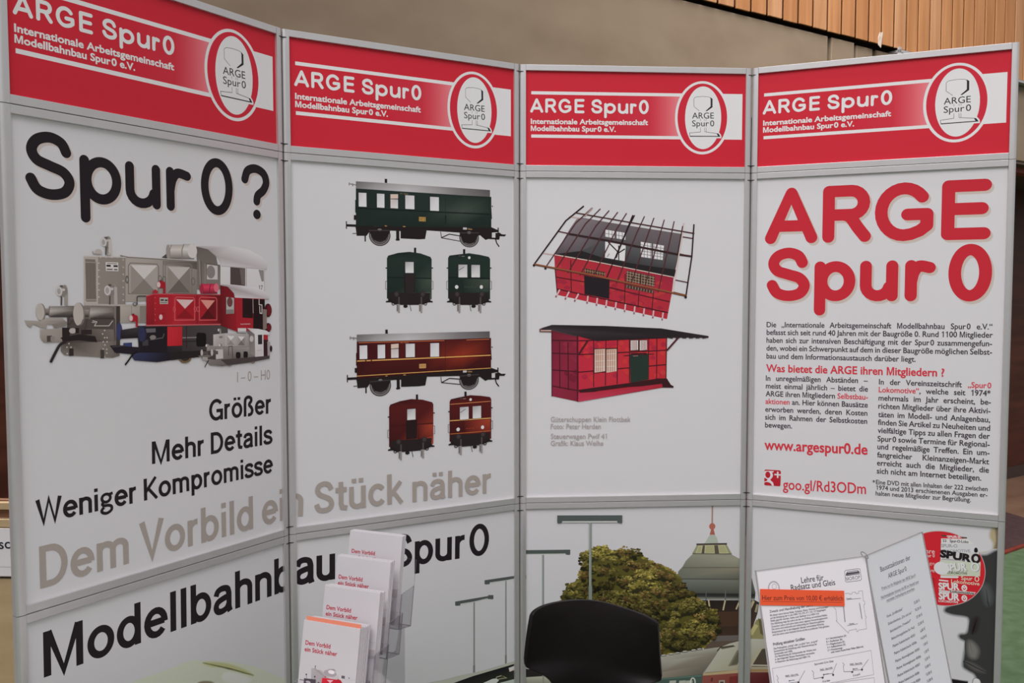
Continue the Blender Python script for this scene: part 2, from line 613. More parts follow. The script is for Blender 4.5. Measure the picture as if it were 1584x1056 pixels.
def _arc(cx, cy, rx, ry, a0, a1, n=10):
    return [(cx + rx * math.cos(math.radians(a0 + (a1 - a0) * i / n)), cy + ry * math.sin(math.radians(a0 + (a1 - a0) * i / n))) for i in range(n + 1)]
ROUND = {
    'A': [('line', [(0, 0), (.5, 1), (1, 0)]), ('line', [(.16, .27), (.84, .27)])],
    'R': [('line', [(0, 0), (0, 1)]), ('line', [(0, 1), (.55, 1)] + _arc(.62, .74, .34, .26, 90, -90) + [(0, .48)]), ('curve', [(.42, .48), (.6, .42), (.8, .2), (1, 0)])],
    'G': [('line', _arc(.5, .5, .5, .5, 38, 270, 18) + [(.66, .02), (.85, .09), (1, .2), (1, .44), (.58, .44)])],
    'E': [('line', [(1, 1), (0, 1), (0, 0), (1, 0)]), ('line', [(0, .52), (.93, .52)])],
    'S': [('curve', [(.93, .77), (.8, .93), (.5, 1), (.18, .93), (.04, .76), (.16, .59), (.5, .5), (.85, .41), (1, .24), (.86, .06), (.5, 0), (.16, .07), (0, .25)])],
    'p': [('line', [(0, 1), (0, -1)]), ('loop', _arc(.53, .5, .47, .5, 0, 360, 14)[:-1])],
    'u': [('line', [(0, 1), (0, .36)] + _arc(.45, .36, .45, .36, 180, 350, 10)), ('line', [(1, 1), (1, 0)])],
    'r': [('line', [(0, 0), (0, 1)]), ('curve', [(0, .45), (.14, .78), (.45, .98), (1, .93)])],
    '0': [('loop', _arc(.5, .5, .5, .5, 0, 360, 20)[:-1])],
    '?': [('curve', [(0, .74), (.14, .93), (.5, 1), (.87, .92), (1, .73), (.86, .55), (.6, .42), (.54, .29)]), ('dot', (.54, 0))],
}
# narrow grotesque letters for the big lines, drawn with flat-ended strokes; capitals are 1 high
def _bowl(cx, rx=.20, cy=.365, ry=.295): return ('loop', _arc(cx, cy, rx, ry, 0, 360, 18)[:-1])
_S = [(.43, .52), (.37, .63), (.25, .665), (.13, .62), (.095, .52), (.15, .43), (.26, .375), (.38, .31), (.435, .20), (.38, .10), (.25, .065), (.12, .10), (.065, .22)]
def _big(pts): return [(.03 + x * 1.12, .07 + (y - .065) * .86 / .60) for x, y in pts]
GROT = {
    'n': (.56, [('line', [(.115, 0), (.115, .73)]), ('line', [(.115, .42)] + _arc(.285, .49, .17, .17, 180, 0) + [(.455, 0)])]),
    'm': (.86, [('line', [(.115, 0), (.115, .73)]), ('line', [(.115, .42)] + _arc(.27, .50, .155, .16, 180, 0) + [(.425, 0)]), ('line', [(.425, .42)] + _arc(.58, .50, .155, .16, 180, 0) + [(.735, 0)])]),
    'h': (.56, [('line', [(.115, 0), (.115, 1)]), ('line', [(.115, .42)] + _arc(.285, .49, .17, .17, 180, 0) + [(.455, 0)])]),
    'u': (.56, [('line', [(.105, .73), (.105, .24)] + _arc(.275, .24, .17, .17, 180, 360) + [(.445, .31)]), ('line', [(.445, 0), (.445, .73)])]),
    'r': (.38, [('line', [(.115, 0), (.115, .73)]), ('line', [(.115, .40)] + _arc(.31, .46, .195, .20, 170, 85))]),
    'o': (.60, [_bowl(.30, .205)]),
    'e': (.57, [('line', [(.10, .375), (.49, .375)]), ('line', [(.495, .34), (.495, .38)] + _arc(.295, .365, .20, .295, 5, 322, 18))]),
    'a': (.56, [('curve', [(.10, .50), (.15, .62), (.27, .665), (.40, .62), (.44, .48)]), ('line', [(.44, .50), (.44, .12), (.47, 0)]), ('curve', [(.44, .42), (.30, .395), (.15, .33), (.10, .20), (.15, .09), (.26, .065), (.38, .12), (.44, .24)])]),
    's': (.50, [('curve', _S)]),
    'i': (.25, [('line', [(.125, 0), (.125, .73)]), ('line', [(.125, .85), (.125, 1)])]),
    'l': (.25, [('line', [(.125, 0), (.125, 1)])]),
    't': (.36, [('line', [(.17, .93), (.17, .22), (.20, .10), (.34, .065)]), ('line', [(.02, .67), (.33, .67)])]),
    'd': (.59, [_bowl(.285, .19), ('line', [(.475, 0), (.475, 1)])]),
    'b': (.59, [_bowl(.305, .19), ('line', [(.115, 0), (.115, 1)])]),
    'p': (.59, [_bowl(.305, .19), ('line', [(.115, -.27), (.115, .73)])]),
    'g': (.56, [('loop', _arc(.26, .49, .165, .175, 0, 360, 16)[:-1]), ('curve', [(.17, .34), (.11, .25), (.17, .175), (.34, .155), (.46, .08), (.45, -.08), (.28, -.18), (.12, -.13), (.08, -.02), (.17, .10)]), ('line', [(.36, .62), (.52, .665)])]),
    'c': (.53, [('line', _arc(.29, .365, .20, .295, 38, 322, 16))]),
    'k': (.54, [('line', [(.115, 0), (.115, 1)]), ('line', [(.12, .26), (.45, .73)]), ('line', [(.22, .42), (.48, 0)])]),
    'K': (.66, [('line', [(.125, 0), (.125, 1)]), ('line', [(.13, .36), (.57, 1)]), ('line', [(.25, .52), (.61, 0)])]),
    'D': (.68, [('shut', [(.125, .065), (.30, .065)] + _arc(.30, .5, .28, .435, -90, 90, 14) + [(.125, .935)])]),
    'G': (.70, [('line', _arc(.36, .5, .285, .435, 40, 300, 18) + [(.58, .16), (.61, .26)]), ('line', [(.61, 0), (.61, .45)]), ('line', [(.36, .45), (.68, .45)])]),
    'S': (.61, [('curve', _big(_S))]),
    'M': (.86, [('line', [(.125, 0), (.125, 1)]), ('line', [(.735, 0), (.735, 1)]), ('line', [(.15, .99), (.43, .02), (.71, .99)])]),
    'W': (.92, [('line', [(.07, 1), (.265, .02), (.46, .97), (.655, .02), (.85, 1)])]),
    'V': (.62, [('line', [(.06, 1), (.31, .02), (.56, 1)])]),
    '\u00df': (.60, [('curve', [(.115, 0), (.115, .70), (.16, .88), (.29, .94), (.42, .87), (.43, .73), (.35, .62), (.34, .53), (.44, .41), (.49, .26), (.44, .11), (.34, .065), (.26, .075)])]),
    '0': (.58, [('loop', _arc(.29, .5, .205, .435, 0, 360, 22)[:-1])]),
    ' ': (.22, []), '~': (.09, []),
}
for _u, _b in (('\u00f6', 'o'), ('\u00e4', 'a'), ('\u00fc', 'u')):
    _c = GROT[_b][0] / 2
    GROT[_u] = (GROT[_b][0], GROT[_b][1] + [('line', [(_c - .10, .85), (_c - .10, .985)]), ('line', [(_c + .10, .85), (_c + .10, .985)])])
def grot(s, string, l, r, h, col, w=0.14):
    """A big line of narrow letters from baseline point l to baseline point r, capitals h high."""
    a, b = s.uv(l), s.uv(r)
    H = (s.uv((l[0], l[1] - h)) - a).length
    u = b - a
    Wd = u.length
    u.normalize()
    nv = Vector((-u.y, u.x))
    tot = sum(GROT[c][0] for c in string)
    k = (Wd + .09 * H) / tot / H
    x = -.045 / k
    wm = w * H
    for c in string:
        adv, strokes = GROT[c]
        for kind, pts in strokes:
            q = smooth_path(pts, 6, kind == 'loop') if kind in ('curve', 'loop') else pts
            q = [a + u * ((x + p[0]) * k * H) + nv * (p[1] * H) for p in q]
            s._strip(q, wm * (.8 if c == 'g' else 1.04 if c in 'WV' else .88 if c in 'MKk' and len(pts) > 1 and pts[0][0] != pts[1][0] else 1), col, closed=kind in ('loop', 'shut'))
        x += adv
Art.grot = grot
# ------------------------------------------------------------------ the hall behind
def wall_plane():
    """The gallery front runs away to the right; its line comes from its straight top edge."""
    far = at_depth(1576, 129, 6.0)
    z = far.z
    a, b = at_height(1055, -0.5, z), at_height(1380, 80.5, z)
    d = (b - a); d.z = 0
    return a, d.normalized(), z
WA, WD, WTOP = wall_plane()
M_WALL = frame_matrix((WA.x, WA.y, 0), WD)             # x along the gallery, y away from the visitor, z up
MWI = M_WALL.inverted()
def wall_uv(px, py, y=0.0):
    o = MWI @ CAM_POS
    d = MWI.to_3x3() @ ray(px, py)
    q = o + d * ((y - o.y) / d.y)
    return q.x, q.z
WBOT = wall_uv(1577, 248)[1]
X_L, X_R = wall_uv(-150, 300)[0] - 4.5, wall_uv(1700, 300)[0] + 14

M_CONC = noise_mat('grey_brown_concrete', (0.235, 0.175, 0.122), (0.275, 0.21, 0.15), (3, 3, 5), 0.85, 0.15, 8, 0.15)
M_WOOD = noise_mat('larch_boards', (0.36, 0.150, 0.055), (0.52, 0.245, 0.105), (26, 26, 1.6), 0.6, 0.1, 7, 0.25, 0, 0.3, 0.72)
M_WOOD2 = noise_mat('pale_larch_boards', (0.40, 0.185, 0.080), (0.55, 0.29, 0.15), (26, 26, 2.0), 0.6, 0.1, 7, 0.25, 0, 0.3, 0.72)
M_DARKGAP = mat('black_joint', (0.018, 0.012, 0.010), 0.9)
M_STEEL = mat('grey_flashing', (0.42, 0.41, 0.42), 0.5, 0.3)
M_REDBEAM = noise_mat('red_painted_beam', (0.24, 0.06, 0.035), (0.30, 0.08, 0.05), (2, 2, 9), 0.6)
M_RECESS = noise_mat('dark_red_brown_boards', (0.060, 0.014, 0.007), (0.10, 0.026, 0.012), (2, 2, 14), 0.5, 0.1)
M_SOFFIT = mat('dark_soffit', (0.10, 0.07, 0.055), 0.8)
M_GREEN = noise_mat('green_sports_floor', (0.078, 0.135, 0.066), (0.115, 0.178, 0.098), (14, 14, 14), 0.55, 0.0, 5, 0.3)
M_BROWNF = noise_mat('brown_floor', (0.15, 0.082, 0.052), (0.20, 0.12, 0.078), (2.5, 6, 2), 0.5, 0.0, 5, 0.3)
M_PLUM = noise_mat('plum_mat', (0.050, 0.026, 0.027), (0.066, 0.036, 0.036), (20, 20, 20), 0.8)

hall = None
# concrete front of the gallery, in sections with open joints
b = MB()
cuts = []
for px in (1283.5, 1355.5):
    cuts.append(wall_uv(px, 80)[0])
step_x = wall_uv(1325, 80)[0]
jw = 0.016
secs = [(X_L, cuts[0] - jw, 0.0), (cuts[0] + jw, step_x - .02, 0.0), (step_x + .015, cuts[1] - jw, 0.012), (cuts[1] + jw, X_R, 0.012)]
for x0, x1, y in secs:
    b.box((x0, y, WBOT), (x1, 0.25, WTOP - (0.0 if y == 0 else 0.004)))
b.box((X_L, 0.10, WBOT + 0.01), (X_R, 0.22, WTOP - 0.02), 1)
o = b.build('wall_back', M_CONC, None, mats=[M_CONC, M_DARKGAP], bevel=0.006)
o.matrix_world = M_WALL
structure(o)
# black strip standing in for the shade of the gap, and boards above
gz0 = WTOP
gz1 = wall_uv(1240, 37.5, -0.02)[1]
b = MB().box((X_L, 0.05, gz0 - 0.03), (X_R, 0.30, gz1 + 0.03))
o = b.build('gap_shade_strip', M_DARKGAP); o.matrix_world = M_WALL; structure(o)
edges = [940, 965, 990, 1015, 1036, 1061.5, 1086, 1110.5, 1137, 1162, 1187, 1211.5, 1235.2, 1258, 1280.5, 1302.5, 1324.3, 1344.8, 1364.4, 1384, 1403, 1421, 1439.5, 1457, 1474, 1491.5, 1508, 1524.5, 1540, 1555.5, 1571]
xs = [wall_uv(e, 30, -0.02)[0] for e in edges]
while xs[-1] < X_R: xs.append(xs[-1] + 0.118)
while xs[0] > X_L: xs.insert(0, xs[0] - 0.118)
b = MB()
rnd = random.Random(5)
for i in range(len(xs) - 1):
    g = 0.0095
    b.box((xs[i] + g, -0.02 + rnd.uniform(-.001, .001), gz1 + rnd.uniform(-0.003, 0.003)), (xs[i + 1] - g, -0.010, gz1 + 2.6), 1 if rnd.random() < 0.3 else 0)
b.box((X_L, -0.004, gz1 + 0.015), (X_R, 0.05, gz1 + 2.6), 2)
o = b.build('wall_upper', M_WOOD, None, mats=[M_WOOD, M_WOOD2, mat('shadow_gap_batten', (0.07, 0.024, 0.010), 0.8)], bevel=0.002)
o.matrix_world = M_WALL; structure(o)
# grey flashing on the ledge
x0 = wall_uv(1383.5, 78)[0]
b = MB().box((x0, -0.035, WTOP - 0.004), (X_R, 0.05, WTOP + 0.012)).box((x0, -0.035, WTOP - 0.02), (x0 + 0.018, -0.02, WTOP + 0.028))
o = b.build('trim_2', M_STEEL); o.matrix_world = M_WALL; structure(o)
# ceiling of the recess, red beam, back wall
b = MB().box((X_L, 0.02, WBOT - 0.02), (X_R, 4.4, WBOT + 0.02))
o = b.build('ceiling', M_SOFFIT); o.matrix_world = M_WALL; structure(o)
rz = wall_uv(1578, 267, 0.10)[1]
b = MB().box((X_L, 0.10, rz), (X_R, 0.2, WBOT - 0.02))
o = b.build('trim_3', M_REDBEAM); o.matrix_world = M_WALL; structure(o)
fl = at_height(1572, 737, 0.0)
yb = (MWI @ fl).y
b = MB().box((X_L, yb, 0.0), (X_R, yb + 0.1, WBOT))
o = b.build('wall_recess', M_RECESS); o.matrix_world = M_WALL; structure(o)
b = MB().box((X_L, yb - 0.02, 0.0), (X_R, yb - 0.002, 0.10))
o = b.build('baseboard_recess', mat('dark_baseboard', (0.05, 0.03, 0.025), 0.6)); o.matrix_world = M_WALL; structure(o)
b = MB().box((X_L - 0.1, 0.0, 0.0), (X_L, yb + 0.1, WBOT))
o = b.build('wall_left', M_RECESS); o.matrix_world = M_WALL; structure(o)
# floors
m0, m1 = at_height(1557, 795, 0), at_height(1584, 803, 0)
e0, e1 = at_height(1555, 853, 0), at_height(1584, 843, 0)
o = MB().box((-14, -12, -0.05), (24, 24, 0.0)).build('floor', M_GREEN); structure(o)
yf = (MWI @ at_height(1575, 806, 0)).y
b = MB().box((X_L, yf - 0.15, 0.0), (X_R, yb, 0.004))
o = b.build('floor_recess', M_BROWNF); o.matrix_world = M_WALL; structure(o)
# plum mat with a red edge strip
ed = (e1 - e0).normalized()
md = (m1 - m0).normalized()
tt = ((m0.x - e0.x) * md.y - (m0.y - e0.y) * md.x) / (ed.x * md.y - ed.y * md.x)
p0, p1 = e0 - ed * 0.7, e0 + ed * tt             # its far right corner lies just outside the picture
q0 = m0 - md * 1.0
mt = empty('floor_mat', Matrix.Translation(Vector((p0.x, p0.y, 0.0))))
base = Vector((p0.x, p0.y, 0))
pl = [(p - base) for p in (p0, p1, q0)]
MB().prism([(p.x, p.y) for p in pl], 0.010, z0=0.004).build('mat_surface', M_PLUM, mt)
nrm = Vector((-ed.y, ed.x, 0))
pe = [(p0 - nrm * .03 - base), (p1 - nrm * .03 - base), (p1 - base), (p0 - base)]
MB().prism([(p.x, p.y) for p in pe], 0.012, z0=0.001).build('mat_edge', noise_mat('red_edge_strip', (0.17, 0.03, 0.02), (0.2, 0.04, 0.025)), mt)['label'] = 'red edge strip'
tag(mt, 'dark plum floor mat with red edge on the green floor behind the panels', 'mat')
# torn tape on the boards
tx, tz = wall_uv(1362.5, 61, -0.025)
b = MB().add([(tx - 0.0208, -.026, tz - 0.0358), (tx + 0.0026, -.026, tz - 0.0488), (tx + 0.0195, -.0245, tz + 0.0455), (tx - 0.0078, -.0245, tz + 0.0403), (tx - 0.0228, -.026, tz + 0.0065),
              (tx - 0.0208, -.0215, tz - 0.0358), (tx + 0.0026, -.0215, tz - 0.0488), (tx + 0.0195, -.0215, tz + 0.0455), (tx - 0.0078, -.0215, tz + 0.0403), (tx - 0.0228, -.0215, tz + 0.0065)],
             [(0, 1, 2, 3, 4), (9, 8, 7, 6, 5), (0, 5, 6, 1), (1, 6, 7, 2), (2, 7, 8, 3), (3, 8, 9, 4), (4, 9, 5, 0)])
o = b.build('tape_scrap', noise_mat('old_tape', (0.50, 0.38, 0.30), (0.66, 0.58, 0.52), (30, 30, 30)))
o.matrix_world = M_WALL
tag(o, 'torn pale tape scrap stuck to the wooden boards above the concrete', 'tape')

# wooden tray rack at the far side of the first panel
cz = lambda py, d: at_depth(10, py, d).z
D0 = 2.15
c0 = at_depth(-60, 780, D0)
c1 = at_depth(60, 776, D0 - 0.01)
cx = (c1 - c0); cx.z = 0
CM = frame_matrix((c0.x, c0.y, 0), cx)
CL = cx.length * 0.86
crate = empty('wooden_rack', CM)
M_PLY = noise_mat('pale_plywood', (0.38, 0.27, 0.15), (0.44, 0.32, 0.185), (3, 3, 20), 0.6)
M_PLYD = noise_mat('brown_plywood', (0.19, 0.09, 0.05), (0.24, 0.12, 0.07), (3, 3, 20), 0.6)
zt, za, zb_, zc_, zd = cz(777, D0), cz(787, D0), cz(802, D0), cz(815.5, D0), cz(890, D0)
cw = CL
MB().box((-.3, 0.0, za), (cw, 0.018, zt)).build('top_rim', M_PLY, crate)
MB().box((-.3, 0.016, zb_ - .01), (cw, 0.030, za + .004)).build('tray_inside', M_PLYD, crate)['label'] = 'brown back of the tray'
MB().box((-.3, -0.006, 0.0), (cw, 0.03, zb_)).build('front_board', M_PLY, crate)
MB().box((-.3, 0.031, 0.0), (cw, 0.05, zt)).build('back_board', M_PLYD, crate)
sg = MB().box((-.28, -0.008, zd), (cw - .003, -0.0062, zc_)).build('sign_plate', M_PAPER, crate, bevel=0)
a = Art(CM, -0.0082)
a.quad(-58, 814.2, 64, 816.6, (20, 14, 16)); a.quad(-58, 876, 64, 877.4, (30, 25, 25)); a.quad(-58, 891, 64, 895, (20, 14, 16))
a.text('sch', (-1.0, 848.8), (27, 847.2), 15, (25, 24, 32), 0.012)
a.build('sign_lettering', sg)
tag(crate, 'pale wooden tray rack with white letter plate beside the first panel', 'rack')

# ------------------------------------------------------------------ the twelve framed panels
FR = 0.018
COLNAME = ['first', 'second', 'third', 'fourth']
HEAD_L = ['red header panel tilted most, at the open end beside the wooden rack', 'red header panel above the railcar pictures',
          'red header panel above the goods shed pictures', 'red header panel above the long printed text']
MID_L = ['white panel with the black question heading and three shunting locomotives', 'white panel with green and maroon railcar pictures',
         'white panel with two red goods shed pictures', 'white panel with the big red heading and columns of small text']
LOW_L = ['low panel with black lettering above a pale green mound', 'low panel with black lettering behind the brochure holder',
         'low panel with tree and domed tower behind the dark chair', 'low panel with red disc picture behind the price sheets']
LABELS = [LOW_L, MID_L, HEAD_L]
def post_outline(side):
    pts = [(FR, 0.0), (0.0085, 0.0)] + [(0.0085 - 0.0083 * math.sin(math.radians(a)), 0.006 - 0.006 * math.cos(math.radians(a))) for a in range(15, 91, 15)]
    pts += [(0.0002, 0.016)] + [(0.0062 - 0.006 * math.cos(math.radians(a)), 0.016 + 0.006 * math.sin(math.radians(a))) for a in range(30, 91, 30)] + [(FR, 0.022)]
    if side:
        pts = [(PW - x, y) for x, y in pts][::-1]
    return pts[::-1]
def posts(i):
    d = Vector(JOINT[i + 1]) - Vector(JOINT[i])
    return d.length
M_HINGE = mat('grey_hinge_strip', (0.22, 0.21, 0.21), 0.6)
PANEL, BOARD, PMAT = {}, {}, {}
proto = {}
for i in range(4):
    M = panel_matrix(i)
    for r, (z0, z1) in enumerate(ROWS):
        name = 'header_board' if r == 2 else 'display_board'
        PMAT[i, r] = M @ Matrix.Translation((0, 0, z0))
        t = empty(name, PMAT[i, r])
        L = LABELS[r][i]
        tag(t, L, 'panel', ['low panels of the folding display', 'upper panels of the folding display', 'header panels of the folding display'][r])
        PANEL[i, r] = t
        h = z1 - z0
        g = 0.0007
        if r not in proto:
            parts = []
            for s in (0, 1):
                parts.append(('frame_post', MB().prism(post_outline(s), h - 2 * g, z0=g).build('frame_post', M_ALU, t)))
            for s in (0, 1):
                a0, a1 = (g, FR) if s == 0 else (h - FR, h - g)
                parts.append(('frame_rail', MB().box((FR + .0003, 0.0002, a0), (PW - FR - .0003, 0.022, a1)).build('frame_rail', M_ALU, t, bevel=0.0008)))
            proto[r] = parts
        else:
            for nm, src in proto[r]:
                c = src.copy(); COL.objects.link(c); c.parent = t
        bd = MB().box((FR - 0.002, RECESS, FR - 0.002), (PW - FR + 0.002, RECESS + 0.004, h - FR + 0.002)).build('printed_sheet', M_RED if r == 2 else M_WHITE, t)
        BOARD[i, r] = bd
        for u0, u1, ok in ((0.00005, 0.004, i > 0), (PW - 0.004, PW - 0.00005, i < 3)):
            if ok: MB().box((u0, 0.0030, 0.002), (u1, 0.0040, h - 0.002)).build('hinge_strip', M_HINGE, t)
        for s in (0, 1):
            if (i == 0 and s == 0) or (i == 3 and s == 1): continue
            ends = [0.0215, h - 0.0215]
            for zz in ends:
                if zz < 0.03 and r == 0: continue
                u = (0.0006, 0.0105) if s == 0 else (PW - 0.0105, PW - 0.0006)
                MB().box((u[0], -0.0005, zz - 0.0011), (u[1], 0.008, zz + 0.0011)).build('hinge_clip', M_BLACK, t)['label'] = 'black hinge clip'

def PM(i, r):
    return PMAT[i, r].copy()
def art(i, r, crop, shift=(0, 0)):
    a = Art(PM(i, r), RECESS, crop, shift=shift)
    h = ROWS[r][1] - ROWS[r][0]
    a.key = (i, r)
    a.base = LAYER.get((i, r), 0.0)
    a.clip = (FR - .0015, FR - .0015, PW - FR + .0015, h - FR + .0015)
    return a
BK = (30, 25, 29)
RD = (172, 36, 48)
GY = (146, 137, 131)

# ------------------------------------------------------------------ header printing (drawn once, shared by the four headers)
HC = (800, 80, 4.168)
WH = (214, 205, 209)
def header_art():
    a = art(2, 2, HC)
    # band that runs from the board's red into pale pink
    xs_ = [650, 850, 900, 950, 1000, 1040, 1100]
    cs = [(176, 36, 52), (177, 42, 56), (182, 58, 70), (188, 76, 86), (197, 95, 103), (206, 112, 120), (211, 130, 136)]
    for j in range(len(xs_) - 1):
        p, q = a.uv((xs_[j], 400)), a.uv((xs_[j + 1], 400))
        p.y, q.y = a.uv((91, 268)).y, a.uv((91, 540)).y
        a._poly([(p.x, p.y), (q.x, p.y), (q.x, q.y), (p.x, q.y)], [cs[j], cs[j + 1], cs[j + 1], cs[j]]); a.n -= 1
    a.n += 1
    a.bar(91, 254, 274.5, 1080, 276, WH)
    a.bar(91, 533, 553.5, 1080, 552, WH)
    p, q = a.uv((1290, 271)), a.uv((1449, 567))
    a._poly([(p.x, p.y), (q.x, p.y), (q.x, q.y), (p.x, q.y)], WH)
    p, q = a.uv((1290, 292)), a.uv((1440, 545))
    a._poly([(p.x, p.y), (q.x, p.y), (q.x, q.y), (p.x, q.y)], [(209, 190, 196), (210, 197, 202), (210, 197, 202), (209, 190, 196)])
    a.ell(1194, 426, 176, 236, WH, 64)
    a.ell(1194, 425.5, 160, 220, (176, 36, 52), 64)
    a.ell(1199, 426, 116.5, 202, (205, 200, 204), 64)
    c = (1030, 120, 8.123)
    a.crop = c
    a.poly([(600, 690), (668, 688), (690, 715), (698, 735), (698, 762), (640, 762)], (205, 200, 204))
    a.line([(420, 418), (352, 360), (352, 268), (360, 254), (385, 242), (460, 236), (540, 243), (562, 254)], 4.5, (60, 55, 60))
    a.poly([(555, 250), (566, 252), (586, 268), (586, 372), (515, 422), (497, 420), (562, 362), (562, 270)], (38, 34, 40))
    a.text('ARGE', (330, 514), (603, 514), 74, (45, 40, 46), 0.004)
    a.text('Spur~0', (330, 612), (607, 612), 74, (45, 40, 46), 0.004)
    for x in (435, 487, 506):
        a.line([(x, 518), (x, 545)], 4, (90, 84, 90)); a.line([(x, 628), (x, 683)], 4, (70, 64, 70))
    a.line([(437, 683), (296, 695), (303, 737), (680, 738), (658, 705), (506, 683), (490, 680)], 5, (45, 40, 46))
    a.poly([(301, 731), (680, 733), (682, 743), (303, 742)], (35, 31, 37))
    a.poly([(638, 704), (664, 708), (681, 737), (656, 735)], (35, 31, 37))
    return a
em = header_art().build('emblem_band', BOARD[2, 2], 'pale bands and oval rail emblem')
a = art(2, 2, HC)
a.round_word([('A', 84, 168), ('R', 181, 252), ('G', 266, 349), ('E', 370, 434), ('S', 478, 549), ('p', 561, 636), ('u', 650, 716), ('r', 728, 770), ('0', 785, 848)],
             (85, 393), (848, 402), (85, 301), (848, 310), 0.74, 0.32, 17.5, WH)
a.text('Internationale Arbeitsgemeinschaft', (89, 464), (842, 472), 32, WH, 0.034)
a.text('Modellbahnbau Spur~0 e.V.', (89, 509), (634, 516), 32, WH, 0.034)
lt = a.build('lettering', BOARD[2, 2])
for i in (0, 1, 3):
    for src in (em, lt):
        c = src.copy(); COL.objects.link(c); c.parent = BOARD[i, 2]

# ------------------------------------------------------------------ first panel, upper
a = art(0, 1, (0, 180, 2.2957))
bx = [('S', 88, 264), ('p', 283, 431), ('u', 445, 570), ('r', 590, 679), ('0', 713, 826), ('?', 857, 957)]
ln = ((176, 297), (770, 349), (176, 54), (770, 150))
for off, c in (((9, 9), (176, 165, 160)), ((0, 0), BK)):
    a.round_word(bx, *ln, 0.735, 0.30, 38, c, off)
a.build('heading_lettering', BOARD[0, 1])
a = art(0, 1, (0, 560, 2.129))
a.text('I – 0 – H0', (781, 66), (889, 56.5), 33, GY, 0.004)
a.grot('Größer', (691, 194), (893, 168), 70, BK, .163)
a.grot('Mehr Details', (499, 336), (895, 268), 74, BK, .163)
a.grot('Weniger Kompromisse', (122, 534), (897, 363), 80, BK, .163)
a.build('slogan_lettering', BOARD[0, 1])
a = art(0, 1, (0, 560, 2.129))
a.grot('Dem Vorbild ei', (129, 745), (936, 519), 136, GY, .158)
a.build('grey_lettering', BOARD[0, 1], 'large grey lettering')

def dia(a, x0, y0, x1, y1, top, left, right, bot):
    cx, cy = (x0 + x1) / 2, (y0 + y1) / 2
    a.poly([(x0, y0), (x1, y0 + 4), (cx, cy)], top); a.poly([(x0, y0), (cx, cy), (x0, y1)], left)
    a.poly([(x1, y0 + 4), (x1, y1), (cx, cy)], right); a.poly([(x0, y1), (cx, cy), (x1, y1)], bot)
def tank(a, x0, y0, x1, y1, c):
    lo = tuple(int(v * .62) for v in c); hi = tuple(min(225, int(v * 1.22)) for v in c)
    ym = y0 + (y1 - y0) * .35
    a.poly([(x0, y0), (x1, y0), (x1, ym), (x0, ym)], [c, c, hi, hi]); a.poly([(x0, ym), (x1, ym), (x1, y1), (x0, y1)], [hi, hi, lo, lo])

